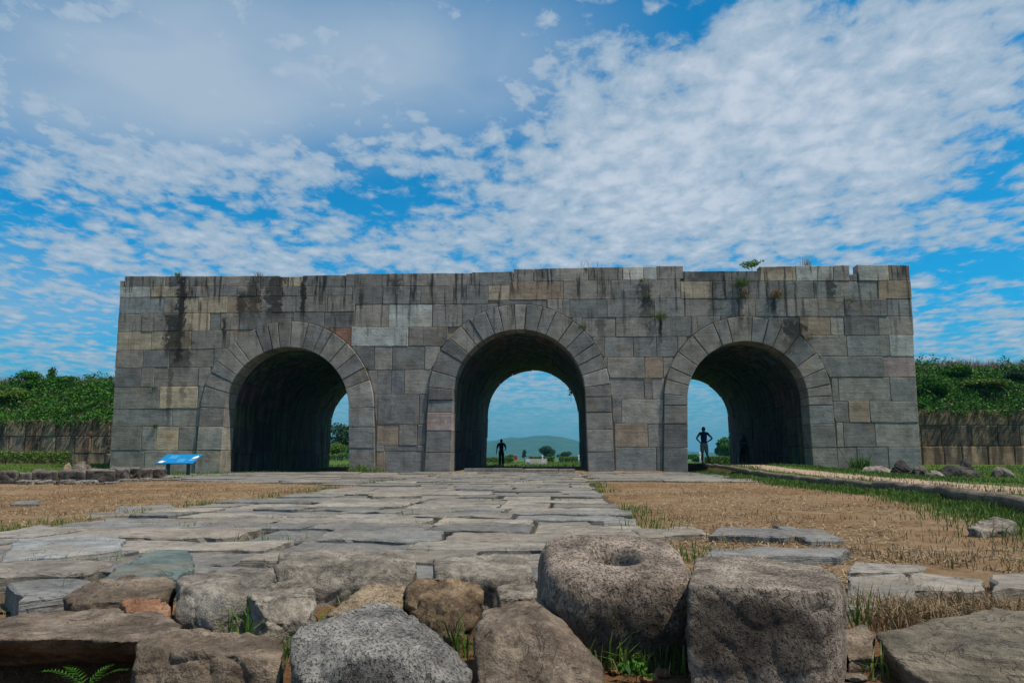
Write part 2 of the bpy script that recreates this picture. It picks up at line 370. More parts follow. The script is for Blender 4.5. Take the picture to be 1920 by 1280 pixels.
m, T, b = mat_new('hill_forest'); pos = T.new('ShaderNodeNewGeometry').outputs['Position']
T.l.new(T.ramp(T.noise(pos, .02, 8, .7), [(.3, (.016, .05, .03)), (.55, (.035, .085, .045)), (.75, (.10, .14, .07))]), b.inputs['Base Color'])
b.inputs['Roughness'].default_value = 1; bump(T, b, T.noise(pos, .08, 6, .7), 1.0, 6)
tag(add('hill', mesh('hill', V, Fc, True), m), kind='structure')

# ------------------------------------------------------------------ the stone gate
gate = tag(empty('stone_gate'), 'massive grey stone citadel gate with three arched tunnels', 'gate')
GATE_D = 15.17
def arch_def(xl, xr, ol, or_, yin, yout, xa):
    c = fx((xl+xr)/2, 870); ri = (fx(xr, 870)-fx(xl, 870))/2/1.03; ro = (fx(or_, 870)-fx(ol, 870))/2/1.03
    zi = fz(xa, yin); zo = fz(xa, yout)
    return dict(c=c, ri=ri, ro=ro, zi=zi, zo=zo, sp=zi-ri, kz=(zo-zi+ri)/ro)
ARCH = [arch_def(414, 655, 367, 704, 651, 603, 540), arch_def(844, 1102, 796, 1151, 618, 571, 976), arch_def(1288, 1523, 1241, 1568, 640, 594, 1407)]
def outer_top(x, grow=0.0):
    z = -9.0
    for A in ARCH:
        t = abs(x-A['c']); R = A['ro']+grow
        if t <= R: z = max(z, A['sp']+math.sqrt(max(0, R*R-t*t))*A['kz'])
        elif t <= R*1.03: z = max(z, A['sp']*(1-(t/R-1)/.03))
    return z
def curve_pt(A, R, sp, s, Ri=None, kz=1.0):
    """point on the arch line at arc position s in 0..1 (left foot to right foot)"""
    Ri = Ri or R; leg = sp+.15; half = math.pi*Ri; tot = 2*leg+half; a = s*tot
    if a < leg: z = -.15+a; return A['c']-R*(1+.03*max(0, 1-z/sp)), z
    if a > leg+half: z = sp-(a-leg-half); return A['c']+R*(1+.03*max(0, 1-z/sp)), z
    th = math.pi-(a-leg)/Ri; return A['c']+R*math.cos(th), sp+R*math.sin(th)*kz
def inset(poly, c):
    n = len(poly); res = []
    for i in range(n):
        p0, p1, p2 = poly[i-1], poly[i], poly[(i+1) % n]
        e1 = np.subtract(p1, p0); e2 = np.subtract(p2, p1); l1 = np.hypot(*e1)+1e-9; l2 = np.hypot(*e2)+1e-9
        n1 = np.array((-e1[1], e1[0]))/l1; n2 = np.array((-e2[1], e2[0]))/l2
        b_ = n1+n2; k = c/max(.45, 1+float(np.dot(n1, n2)))
        res.append((p1[0]+b_[0]*k*1.0, p1[1]+b_[1]*k*1.0))
    return res
def block(name, poly, yf, depth, ch, mat, parent, color, tilt=.012, ch_d=None):
    """poly: counter-clockwise (x,z) outline seen from the front"""
    ins = inset(poly, ch); n = len(poly)
    cx = sum(p[0] for p in poly)/n; cz = sum(p[1] for p in poly)/n
    tx, tz = random.uniform(-tilt, tilt), random.uniform(-tilt, tilt); cd_ = ch_d or ch*.9
    V = [(x, yf+(x-cx)*tx+(z-cz)*tz, z) for x, z in ins]
    V += [(x, yf+cd_*random.uniform(.7, 1.4)+(x-cx)*tx+(z-cz)*tz, z) for x, z in poly]
    V += [(x, yf+depth, z) for x, z in poly]
    Fc = [tuple(range(n))]
    for i in range(n):
        j = (i+1) % n; Fc += [(i, i+n, j+n, j), (i+n, i+2*n, j+2*n, j+n)]
    return add(name, mesh(name, V, Fc), mat, parent, color)
def clean(poly, eps=.012):
    r = []
    for p in poly:
        if not r or math.hypot(p[0]-r[-1][0], p[1]-r[-1][1]) > eps: r.append(p)
    while len(r) > 2 and math.hypot(r[0][0]-r[-1][0], r[0][1]-r[-1][1]) < eps: r.pop()
    return r
GREYS = [(.205, .19, .17), (.225, .205, .18), (.18, .172, .16), (.24, .215, .185), (.172, .164, .154), (.212, .192, .168), (.25, .228, .20), (.19, .186, .174)]
def grey():
    c = random.choice(GREYS); k = random.uniform(.86, 1.14); return tuple(v*k for v in c)
TAN = (.42, .33, .235); TAN2 = (.34, .28, .205); LIGHT = (.36, .36, .33); CREAM = (.5, .48, .42); RED = (.23, .125, .085); PINK = (.30, .23, .21); BRN = (.27, .205, .15)
TINTS = [(333, 745, TAN), (321, 820, TAN), (250, 640, TAN2), (365, 605, TAN), (358, 575, TAN2), (400, 575, TAN2), (640, 628, RED), (705, 630, LIGHT), (770, 600, LIGHT), (310, 640, TAN2),
         (1188, 514, CREAM), (1220, 513, LIGHT), (1475, 515, TAN2), (1528, 512, LIGHT), (1528, 612, BRN), (1680, 545, BRN), (1608, 775, BRN), (1180, 815, BRN), (1000, 545, BRN), (935, 555, TAN2),
         (1305, 545, TAN2), (1690, 690, PINK), (728, 815, BRN), (1640, 515, LIGHT), (545, 525, TAN2), (560, 548, CREAM), (470, 575, BRN), (1690, 650, LIGHT), (255, 548, LIGHT), (300, 550, TAN2), (715, 866, BRN), (270, 570, (.22, .23, .23)), (1240, 690, BRN), (735, 735, (.16, .16, .165))]
TW = [(fx(a, b_), fz(a, b_), c) for a, b_, c in TINTS]

def course(xl, xr, top, bot, joints, tops=None):
    """one course of a facade section: px line heights at xl and xr, px joints; tops overrides the upper line per block"""
    def line(yl, yr):
        a = on_y(xl, yl, 0); b_ = on_y(xr, yr, 0); return lambda x: a.z+(b_.z-a.z)*(x-a.x)/(b_.x-a.x)
    ft = line(*top) if top else None; fb = line(*bot) if bot else (lambda x: -.12)
    ym = (top or bot)[0]
    for k in range(len(joints)-1):
        if joints[k] is None or joints[k+1] is None: continue
        x0 = fx(joints[k], ym); x1 = fx(joints[k+1], ym)
        if tops:
            zt = [fz(joints[k], tops[k][0]), fz(joints[k+1], tops[k][1])]
            t_fn = lambda x, x0=x0, x1=x1, zt=zt: zt[0]+(zt[1]-zt[0])*(x-x0)/(x1-x0)
        else: t_fn = ft
        g = .009; xa, xb = x0+g, x1-g
        step = .22; xs = list(np.linspace(xa, xb, max(3, int((xb-xa)/.35)+1)))
        near = any(A['c']-A['ro']*1.06 < xb and A['c']+A['ro']*1.06 > xa for A in ARCH)
        if near:
            xs = list(np.linspace(xa, xb, max(4, int((xb-xa)/.12)+1)))
            for A in ARCH:
                R = A['ro']+.03
                for e in (A['c']-R*1.03-.002, A['c']-R*1.03+.002, A['c']+R*1.03-.002, A['c']+R*1.03+.002, A['c']-R, A['c']+R):
                    if xa < e < xb: xs.append(e)
            xs.sort()
        runs = []; cur = []
        for x in xs:
            lo = max(fb(x)+g, outer_top(x, .03)); hi = t_fn(x)-g*.6
            if hi-lo > .05: cur.append((x, lo, hi))
            else:
                if len(cur) > 1: runs.append(cur)
                cur = []
        if len(cur) > 1: runs.append(cur)
        for r in runs:
            if r[-1][0]-r[0][0] < .12: continue
            j = lambda s=.008: random.uniform(-s, s)
            poly = [(x+j(.004), lo+j()) for x, lo, hi in r]
            up = [r[-1]]+[p for p in r[-2:0:-1] if random.random() < (.35 if near else 1)]+[r[0]]
            poly += [(x+j(), hi+j()) for x, lo, hi in up]
            poly = clean(poly, .03)
            if len(poly) < 3: continue
            if len(poly) <= 14 and random.random() < .35:      # a knocked-off corner
                i = random.choice([0, len(poly)-1]); p = poly[i]; a_, b_ = poly[i-1], poly[(i+1) % len(poly)]
                f = lambda q_, s: (p[0]+(q_[0]-p[0])*s/max(.01, math.hypot(q_[0]-p[0], q_[1]-p[1])), p[1]+(q_[1]-p[1])*s/max(.01, math.hypot(q_[0]-p[0], q_[1]-p[1])))
                s = random.uniform(.03, .07); poly[i:i+1] = [f(a_, s), f(b_, s)]
            col = grey()
            for (tx, tz, c) in TW:
                if r[0][0] <= tx <= r[-1][0]:
                    lo = np.interp(tx, [p[0] for p in r], [p[1] for p in r]); hi = np.interp(tx, [p[0] for p in r], [p[2] for p in r])
                    if lo <= tz <= hi: col = c
            block('stone_block', poly, random.uniform(-.022, .006), .5, random.uniform(.008, .02), M_ASH, gate, col, .006)
# left section
A_ = (215, 665)
course(*A_, None, (537.5, 537), [233, 290, 309, 376, 487, 523, 567, 647], [(518, 517.5), (517.5, 517.5), (517.5, 517.5), (517.5, 517), (517, 516.5), (519, 518), (516.5, 516)])
course(*A_, (526, 526), (537.5, 537), [225, 232])
course(*A_, (537.5, 537), (557.8, 554), [225, 283, 328, 389, 445, 481, 530, 560, 591, 661])
course(*A_, (557.8, 554), (589, 584), [224, 308, 344, 373, 427, 490, 555, 570, 614, 666])
course(*A_, (589, 584), (622.6, 615), [222, 267, 337, 394, 414, 450, 509, 569, 608, 668])
course(*A_, (622.6, 615), (657, 650), [220, 285, 359, 422, 470, 612, 658])
course(*A_, (657, 650), (690, 685), [217, 269, 318, 402, 440])
course(*A_, (690, 685), (726, 722), [216, 265, 290, 373, 410])
course(*A_, (726, 722), (766.5, 764), [214, 300, 372, 385])
course(*A_, (766.5, 764), (800, 799), [212, 324, 380])
course(*A_, (800, 799), (844, 843), [210, 266, 294, 336, 380])
course(*A_, (844, 843), None, [207, 272, 380])
B_ = (648, 930)
course(*B_, None, (537.5, 535), [648, 729, 800, 884.5, 962], [(513, 512.5), (512.5, 512), (512, 511.5), (510.5, 509)])
course(*B_, (537.5, 535), (571, 570), [661, 718, 789, 850, 915])
course(*B_, (571, 570), (613, 613), [667, 729, 811, 866, 935])
course(*B_, (613, 613), (649, 649), [659, 766, 840])
course(*B_, (649, 649), (694, 692), [650, 702, 736, 797, 830])
course(*B_, (694, 692), (739, 738), [680, 707, 734, 759, 815])
course(*B_, (739, 738), (796, 795), [690, 709, 786, 815])
course(*B_, (796, 795), (835, 835), [695, 707, 748, 782, 810])
course(*B_, (835, 835), (846, 846), [695, 721, 782, 810])
course(*B_, (846, 846), None, [695, 722, 792, 810])
C_ = (930, 1283)
course(*C_, None, (529, 523), [963, 1001, 1017, 1037, 1103, 1168, 1207, 1232, 1282], [(504.2, 503.8), (503.8, 503.5), (503.5, 503.3), (503, 501.5), (501, 500), (500, 499.5), (499.5, 499.3), (498.8, 498.5)])
course(*C_, (529, 523), (563, 559), [915, 956, 1056, 1145, 1215, 1276])
course(*C_, (563, 559), (597, 594), [935, 1026, 1068, 1138, 1226, 1283])
course(*C_, (597, 594), (633, 631), [1060, 1091, 1154, 1238, 1296, 1350])
course(*C_, (633, 631), (671, 669), [1100, 1133, 1187, 1231, 1270, 1310])
course(*C_, (671, 669), (708, 709), [1115, 1138, 1208, 1243, 1280])
course(*C_, (708, 709), (748, 748), [1125, 1143, 1208, 1222, 1262])
course(*C_, (748, 748), (794, 794), [1125, 1165, 1260])
course(*C_, (794, 794), (838, 838), [1130, 1152, 1214, 1260])
course(*C_, (838, 838), None, [1130, 1153, 1230, 1260])
D_ = (1283, 1715)
course(*D_, None, (528, 526), [1282, 1358, 1425, 1493, 1563, 1594, 1608.5, 1667, 1707], [(508.3, 508), (508, 508), (499.5, 498.5), (498.5, 498), (497.3, 497), (514, 513.5), (496.3, 496.3), (496.5, 497)])
course(*D_, (528, 526), (560, 560), [1276, 1335, 1402, 1460, 1525, 1645, 1708])
course(*D_, (560, 560), (594, 593), [1283, 1336, 1385, 1415, 1473, 1582, 1662, 1710])
course(*D_, (594, 593), (631, 628), [1296.5, 1350, 1440, 1498, 1556, 1582, 1646, 1712])
course(*D_, (631, 628), (669, 668), [1500, 1587, 1667, 1713])
course(*D_, (669, 668), (708, 707), [1520, 1655, 1715])
course(*D_, (708, 707), (752, 752), [1535, 1571, 1668, 1717.5])
course(*D_, (752, 752), (792, 792), [1545, 1590, 1630, 1720])
course(*D_, (792, 792), (838, 838), [1548, 1580, 1640, 1722.5])
course(*D_, (838, 838), None, [1548, 1606, 1665, 1726])
# the rubble and mortar core behind the facing, one solid with three tunnels
GL, GRX = fx(209, 860)+.02, fx(1725, 860)-.02
ztop = [(fx(226, 520), fz(226, 523)-.45), (fx(655, 515), fz(655, 516)-.40), (fx(1000, 505), fz(1000, 505)-.45), (fx(1290, 508), fz(1290, 508)-.40), (fx(1704, 500), fz(1704, 498)-.45)]
outl = [(GL, -.3)]
for A in ARCH:
    pts = [curve_pt(A, A['ri']+.12, A['sp'], s, A['ri']) for s in np.linspace(0, 1, 41)]
    outl += [(pts[0][0], -.3)]+pts+[(pts[-1][0], -.3)]
outl += [(GRX, -.3), (ztop[-1][0], ztop[-1][1])]+ztop[-2::-1]
bm = bmesh.new()
fv = [bm.verts.new((x, .05, z)) for x, z in outl]; f = bm.faces.new(fv)
ext = bmesh.ops.extrude_face_region(bm, geom=[f])
bmesh.ops.translate(bm, verts=[g for g in ext['geom'] if isinstance(g, bmesh.types.BMVert)], vec=(0, GATE_D-.05, 0))
bmesh.ops.triangulate(bm, faces=bm.faces[:]); bmesh.ops.recalc_face_normals(bm, faces=bm.faces[:])
me = bpy.data.meshes.new('core'); bm.to_mesh(me); bm.free(); add('core', me, M_MORTAR, gate)
# arch rings: voussoirs standing proud of the wall, jamb stones below
def ring_stone(name, A, s0, s1, yf, yb, mat, col, parent, R0, R1, sp0, sp1=None, n=4, gap=.011, ch=.018):
    tot = 2*(sp0+.15)+math.pi*R0; gs = gap/tot
    ss = np.linspace(s0+gs, s1-gs, n+1)
    inn = [curve_pt(A, R0, sp0, s) for s in ss]; outr = [curve_pt(A, R1, sp0, s, R0, A['kz']) for s in ss]
    poly = outr[::-1]+inn
    a = sum(poly[i-1][0]*poly[i][1]-poly[i][0]*poly[i-1][1] for i in range(len(poly)))
    if a < 0: poly = poly[::-1]
    return block(name, clean(poly, .01), yf, yb-yf, ch, mat, parent, col, .008)
for ai, A in enumerate(ARCH):
    leg = A['sp']+.15; tot = 2*leg+math.pi*A['ri']; cuts = [0.0]
    for side in range(1):
        a = .15
        hs = [1.0, .95, .85] if ai != 1 else [.92, 1.0, .8]
        for h in hs: a += h*random.uniform(.92, 1.08); cuts.append(a/tot)
        end = tot-a
        while True:
            a += random.choice([.36, .42, .45, .5, .56, .7])*random.uniform(.9, 1.1)
            if a > end-.25: break
            cuts.append(a/tot)
        a = tot-.15
        back = []
        for h in hs: a -= h*random.uniform(.92, 1.08); back.append(a/tot)
        while cuts[-1] > back[-1]-.2/tot: cuts.pop()
        cuts += back[::-1]+[1.0]
    for k in range(len(cuts)-1):
        col = grey(); mid_s = (cuts[k]+cuts[k+1])/2
        if ai == 1 and cuts[k] < .17 < cuts[k+1]: col = PINK
        if random.random() < .12: col = tuple(c*.8 for c in col)
        ring_stone('voussoir', A, cuts[k], cuts[k+1], -.10+random.uniform(-.018, .018), .95, M_ASH, col, gate, A['ri'], A['ro'], A['sp'], None, 4 if .2 < mid_s < .8 else 2)
    # vault lining, ring after ring of stones down the tunnel
    ys = [.97]
    while ys[-1] < GATE_D-1.2: ys.append(ys[-1]+random.uniform(1.7, 2.5))
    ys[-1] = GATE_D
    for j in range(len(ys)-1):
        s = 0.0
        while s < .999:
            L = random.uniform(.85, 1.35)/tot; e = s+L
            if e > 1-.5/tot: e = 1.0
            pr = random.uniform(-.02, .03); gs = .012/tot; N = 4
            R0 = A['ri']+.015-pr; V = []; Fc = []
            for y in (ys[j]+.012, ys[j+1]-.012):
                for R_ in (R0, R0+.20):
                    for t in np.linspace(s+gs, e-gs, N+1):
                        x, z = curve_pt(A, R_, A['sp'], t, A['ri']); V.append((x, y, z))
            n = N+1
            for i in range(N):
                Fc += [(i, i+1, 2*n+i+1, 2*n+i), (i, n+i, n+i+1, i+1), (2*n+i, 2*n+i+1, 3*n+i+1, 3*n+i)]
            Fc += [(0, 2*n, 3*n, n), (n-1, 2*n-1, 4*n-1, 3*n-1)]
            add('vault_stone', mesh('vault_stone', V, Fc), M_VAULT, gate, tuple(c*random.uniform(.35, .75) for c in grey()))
            s = e

# ------------------------------------------------------------------ rampart walls and earth banks either side of the gate
WY = 6.0
def rampart_wall(label, rows, x_gate, x_far, ztop, cols):
    t = tag(empty('rampart_wall', ((x_gate+x_far)/2, WY, 0)), label, 'wall')
    x0, x1 = min(x_gate, x_far), max(x_gate, x_far)
    V = [(x, y, z) for z in (-.3, ztop-.12) for y in (WY+.06, WY+1.0) for x in (x0, x1)]
    o = add('core', mesh('core', V, [(0, 1, 5, 4), (2, 6, 7, 3), (4, 5, 7, 6), (0, 4, 6, 2), (1, 3, 7, 5), (0, 2, 3, 1)]), M_MORTAR, t); o.location = -t.location
    for (z0, z1, js) in rows:
        js = sorted(js)
        for a, b_ in zip(js[:-1], js[1:]):
            j = lambda: random.uniform(-.015, .015)
            poly = [(a+.015, z0+.014+j()), ((a+b_)/2, z0+.014+j()), (b_-.015, z0+.014+j()), (b_-.015+j(), z1-.014+j()), ((a+b_)/2, z1-.014+j()), (a+.015+j(), z1-.014+j())]
            o = block('stone_block', poly, WY+random.uniform(-.03, .02), .4, .03, M_WALL, t, random.choice(cols)); o.location = -t.location
    return t
wx = lambda px: on_y(px, 820, WY).x
wz = lambda py, px=100: on_y(px, py, WY).z
def more(js, x_to, st):                          # go on with random joints to the wall's far end
    js = list(js); s = 1 if x_to > js[-1] else -1
    while (x_to-js[-1])*s > .5: js.append(js[-1]+s*random.uniform(*st))
    js[-1] = x_to; return js
BR = [(.30, .195, .12), (.23, .155, .10), (.36, .25, .16), (.16, .115, .08), (.27, .20, .14)]
lw = [[wx(p) for p in r] for r in ([238, 205, 160, 130, 103, 79, 47, 7, -30], [240, 205, 171, 141, 105, 75, 47, 17, -25], [240, 200, 150, 110, 70, 20, -20])]
lz = [wz(787), wz(818), wz(850), -.25]
XE = 46.0
rampart_wall('low brown stained stone block wall beside the hedge, left of the gate', [(lz[i+1], lz[i], more(lw[i], -XE, (.9, 1.7))) for i in range(3)], wx(238), -XE, lz[0], BR)
rw = [[wx(p) for p in r] for r in ([1665, 1722, 1786, 1850, 1893, 1935], [1665, 1727, 1765, 1822, 1870, 1912, 1960], [1665, 1727, 1768, 1802, 1850, 1900, 1950])]
rz = [wz(768, 1800), wz(797, 1800), wz(836, 1800), -.25]
rampart_wall('brown stained stone block wall below the leafy bank, right of the gate', [(rz[i+1], rz[i], more(rw[i], XE, (1.0, 1.9))) for i in range(3)], wx(1665), XE, rz[0], BR)
def bank(name, xa, xb, z0, ztop):
    prof = [(WY+.5, z0-.1), (WY+1.2, z0+.25), (WY+2.2, z0+.25+(ztop-z0)*.42), (WY+3.6, z0+.25+(ztop-z0)*.75), (WY+5.5, ztop), (WY+9, ztop+.1), (WY+14, ztop-.8), (WY+22, -.3)]
    xs = np.linspace(xa, xb, 60); V = []; n = len(prof)
    for x in xs:
        for y, z in prof: V.append((x, y, z+noise.noise((x*.35, y*.35, 1))*.25*(z > z0)))
    Fc = [(i*n+j, (i+1)*n+j, (i+1)*n+j+1, i*n+j+1) for i in range(len(xs)-1) for j in range(n-1)]
    tag(add(name, mesh(name, V, Fc, True), M_SOIL), kind='structure')
    def zf(x, y): return np.interp(y, [p[0] for p in prof], [p[1] for p in prof])+np.array([noise.noise((a*.35, b_*.35, 1))*.2 for a, b_ in zip(np.atleast_1d(x), np.atleast_1d(y))])
    return zf
M_SOIL = plain('bank_soil', (.09, .062, .036), .95, .1, .5, 5)
bankL = bank('earth_bank_left', -XE, GL+.1, lz[0], 4.75); bankR = bank('earth_bank_right', GRX-.1, XE, rz[0], 5.3)

# ------------------------------------------------------------------ foliage
def leaves(name, C, size, up=.4, var=.4, aspect=.5, tint=(.2, .9)):
    n = len(C); C = np.asarray(C)
    nrm = rng.normal(size=(n, 3)); nrm[:, 2] += up*2; nrm /= np.linalg.norm(nrm, axis=1)[:, None]
    u = np.cross(nrm, rng.normal(size=(n, 3))); u /= np.linalg.norm(u, axis=1)[:, None]+1e-9
    v = np.cross(nrm, u); s = size*rng.uniform(1-var, 1+var, (n, 1))
    droop = nrm*s*.18
    Q = np.stack([C-u*s, C+v*s*aspect, C+u*s-droop, C-v*s*aspect], 1)
    return quads(name, Q, rng.uniform(*tint, n))
def blades(name, B, h, wd, lean=.4, var=.4, tint=(.2, .9), head=0):
    """grass blades rooted at B, each of two quads so that it bends"""
    n = len(B); B = np.asarray(B); h = (np.asarray(h)*rng.uniform(1-var, 1+var, n))[:, None]; wd = np.asarray(wd)
    a = rng.uniform(0, 2*np.pi, n); side = np.stack([np.cos(a), np.sin(a), 0*a], 1)*(wd/2 if np.ndim(wd) == 0 else wd[:, None]/2)
    b2 = rng.uniform(0, 2*np.pi, n); ln = rng.uniform(.1, 1, n)*lean; dr = np.stack([np.cos(b2)*ln, np.sin(b2)*ln, 0*a], 1)
    z = np.array((0, 0, 1.0)); m_ = B+z*h*.55+dr*h*.3; tp = B+z*h*(1-.35*(ln[:, None]))+dr*h
    Q = np.concatenate([np.stack([B-side, B+side, m_+side*.8, m_-side*.8], 1), np.stack([m_-side*.8, m_+side*.8, tp+side*.12, tp-side*.12], 1)])
    t = rng.uniform(*tint, n)
    return quads(name, Q, np.concatenate([t, t]))
M_LEAF = leafmat('broad_leaves', (.008, .040, .004), (.028, .115, .009), (.085, .22, .018))
M_LEAFY = leafmat('yellow_green_leaves', (.03, .07, .008), (.085, .16, .02), (.17, .25, .04))
M_DARKLEAF = leafmat('dark_leaves', (.008, .03, .012), (.018, .06, .022), (.05, .11, .035))
M_GRASS = leafmat('green_grass', (.02, .055, .008), (.06, .13, .016), (.15, .20, .045))
M_DRY = leafmat('dry_grass', (.085, .05, .022), (.20, .13, .065), (.40, .295, .165), .1)
M_REED = leafmat('pink_reeds', (.14, .10, .07), (.26, .17, .12), (.36, .26, .20), .3)
M_BARK = plain('bark', (.075, .055, .04), .95, .1, .5, 12)
def cover(name, zf, xa, xb, n, mat, label):
    xs = xa+(xb-xa)*rng.random(n)
    ys = WY+.35+rng.random(n)**1.2*6.0
    h = np.array([noise.fractal((x*.8, y*.8, 4), 1, 2, 3) for x, y in zip(xs, ys)])
    z = zf(xs, ys)+rng.random(n)**1.4*(.22+1.15*np.clip(h+.15, 0, 1))
    hang = ys < WY+.9; ys = np.where(hang, ys-rng.random(n)*.75, ys); z = np.where(hang, z-rng.random(n)*.35+.1, z)
    tag(add(name, leaves(name, np.stack([xs, ys, z], 1), .075, .35), mat), label, 'ground cover', kind='stuff')
XV = 27.0
cover('creeping_ground_cover', bankL, -37, GL-.05, 52000, M_LEAF, 'dense green creepers covering the bank left of the gate')
cover('weedy_ground_cover', bankR, GRX+.05, XV+5, 44000, M_LEAF, 'dense green weeds covering the bank right of the gate')
def reeds(name, zf, xa, xb, n, label):
    xs = xa+(xb-xa)*rng.random(n); ys = WY+5+rng.random(n)*3.5
    tag(add(name, blades(name, np.stack([xs, ys, zf(xs, ys)], 1), .75, .03, .25, .35), M_REED), label, 'grass', kind='stuff')
reeds('pink_reed_grass', bankL, -37, GL-.1, 8000, 'pale pink seeding grass along the top of the left bank')
reeds('russet_reed_grass', bankR, GRX+1.2, XV+3, 7000, 'russet seeding grass along the top of the right bank')

def tube(name, pts, r0, r1, seg=7):
    V = []; Fc = []; pts = [Vector(p) for p in pts]; n = len(pts)
    for i, p in enumerate(pts):
        t = (pts[min(i+1, n-1)]-pts[max(i-1, 0)]).normalized(); a = t.orthogonal().normalized(); b_ = t.cross(a)
        r = r0+(r1-r0)*i/(n-1)
        for k in range(seg): th = 2*math.pi*k/seg; V.append(p+(a*math.cos(th)+b_*math.sin(th))*r)
    for i in range(n-1):
        for k in range(seg): Fc.append((i*seg+k, i*seg+(k+1) % seg, (i+1)*seg+(k+1) % seg, (i+1)*seg+k))
    Fc += [tuple(range(seg))[::-1], tuple(range((n-1)*seg, n*seg))]
    return mesh(name, V, Fc, True)
def join_tubes(name, tubes):
    bm = bmesh.new()
    for me_ in tubes: bm.from_mesh(me_)
    me = bpy.data.meshes.new(name); bm.to_mesh(me); bm.free()
    me.polygons.foreach_set('use_smooth', [True]*len(me.polygons)); return me
def plant(name, label, cat, base, w_, h, n, leaf, mat, group=None, trunk=.0, clumps=7, squash=1.0, tr=.05, depth=None):
    """shrub or tree: tapered trunk with limbs, crown of leaf-sized faces in uneven clumps"""
    t = tag(empty(name, base), label, cat, group); dp = depth or w_
    cs = []; tubes = []; z0 = h*trunk
    lead = Vector((random.uniform(-.05, .05)*w_, 0, z0+(h-z0)*.55))
    tubes.append(tube('t', [(0, 0, -.1), (lead.x*.3, 0, z0*.6+.05), lead], tr, tr*.45))
    for k in range(clumps):
        a = 2*math.pi*k/clumps+random.uniform(-.5, .5); rr = random.uniform(.12, .36); zz = z0+(h-z0)*random.uniform(.22, .80)
        rr *= 1.0-.55*abs((zz-z0)/(h-z0)-.45)*squash
        c = Vector((math.cos(a)*rr*w_, math.sin(a)*rr*dp, zz)); cs.append((c, random.uniform(.20, .32)))
        tubes.append(tube('t', [lead*.5, lead*.5+(c-lead*.5)*.5+Vector((0, 0, .04*h)), c], tr*.45, tr*.12, 5))
    cs.append((Vector((0, 0, z0+(h-z0)*.78)), .24))
    per = n//len(cs); pts = []
    for c, r in cs:
        q_ = rng.normal(size=(per, 3)); q_ /= np.linalg.norm(q_, axis=1)[:, None]; q_ *= (rng.random((per, 1))**.45)
        q_ *= np.array((r*w_, r*dp, r*(h-z0)*.85)); pts.append(q_+np.array(c))
    pts = np.concatenate(pts); pts = pts[pts[:, 2] > z0*.5+.02]
    add('crown', leaves('crown', pts, leaf, .3), mat, t); add('trunk', join_tubes('trunk', tubes), M_BARK, t)
    return t
def bank_bush(px, py, wpx, hpx, d, zf, label, mat=None, n=1400, leaf=.07):
    p = P(px, py, d); z = float(zf(p.x, p.y)[0]); s = d/F
    return plant('shrub', label, 'shrub', (p.x, p.y, z-.05), wpx*s*1.25, max(.6, (p.z-z+hpx*s*.5)*1.2), int(n*1.5), leaf, mat or M_LEAF, None, .0, 12, .3, .03)
bank_bush(64, 712, 46, 26, 41.5, bankL, 'tallest bushy shrub standing up from the creepers on the left bank', n=2200)
bank_bush(97, 705, 13, 26, 43, bankL, 'thin single-stemmed shrub poking above the creepers on the left bank', n=260)
bank_bush(126, 716, 40, 18, 42.5, bankL, 'low rounded shrub between the thin shrub and the gate on the left bank', n=1300)
bank_bush(22, 742, 62, 30, 40, bankL, 'yellow-green shrub low on the left bank above the stained wall', M_LEAFY, 1800)
bank_bush(1796, 700, 46, 28, 41.5, bankR, 'dark pointed shrub rising beside the black stone stump on the right bank', n=2400)
bank_bush(1752, 725, 56, 36, 39.5, bankR, 'broad leafy shrub below the black stone stump on the right bank', n=2400)
bank_bush(1848, 735, 60, 36, 40, bankR, 'yellow-green shrub in the middle of the right bank', M_LEAFY, 2200)
bank_bush(1905, 715, 50, 44, 41, bankR, 'tall dark leafy shrub at the far end of the right bank', M_DARKLEAF, 2400)

# hedges: clipped, each with its stems
def hedge(label, p0, p1, h, wd, n, mat, leaf=.06):
    p0, p1 = Vector(p0), Vector(p1); L = (p1-p0).length; a = math.atan2(p1.y-p0.y, p1.x-p0.x); c = (p0+p1)/2
    t = tag(empty('hedge', c, a), label, 'hedge')
    x = (rng.random(n)-.5)*L; top = h*(.86+.16*np.array([noise.noise((v*.9, c.x, c.y)) for v in x]))
    y = (rng.random(n)-.5)*wd; z = top*(.12+.88*rng.random(n)**.7)
    add('foliage', leaves('foliage', np.stack([x, y, z], 1), leaf, .6), mat, t)
    add('stems', join_tubes('stems', [tube('t', [(v, 0, -.1), (v+.05, 0, h*.4), (v-.03, .05, h*.75)], .025, .01, 5) for v in np.linspace(-L/2+.2, L/2-.2, max(2, int(L/1.2)))]), M_BARK, t)
def gz3(px, py, d):
    p = P(px, py, d); return Vector((p.x, p.y, ground_noise_z(p.x, p.y)))
hedge('low clipped hedge running along the stained wall left of the gate', gz3(-160, 860, 36.2), gz3(128, 860, 36.2), .80, .8, 5200, M_LEAFY)
hedge('clipped hedge with shrubs behind it, seen through the left arch', gz3(560, 860, 78), gz3(690, 860, 78), .9, 1.0, 4000, M_LEAFY, .08)
hedge('long clipped hedge behind the walking person, seen through the middle arch', gz3(880, 860, 90), gz3(962, 860, 92), .85, 1.0, 3600, M_LEAFY, .08)
hedge('clipped hedge behind the pale panel, seen through the middle arch', gz3(992, 860, 94), gz3(1040, 860, 94), .85, 1.0, 2800, M_LEAFY, .08)
hedge('clipped hedge below the low rounded tree, seen through the middle arch', gz3(1048, 860, 90), gz3(1110, 860, 90), .9, 1.0, 2800, M_LEAFY, .08)
hedge('clipped hedge behind the person with hands on hips, seen through the right arch', gz3(1322, 860, 72), gz3(1420, 860, 72), .95, 1.0, 4000, M_LEAFY, .08)
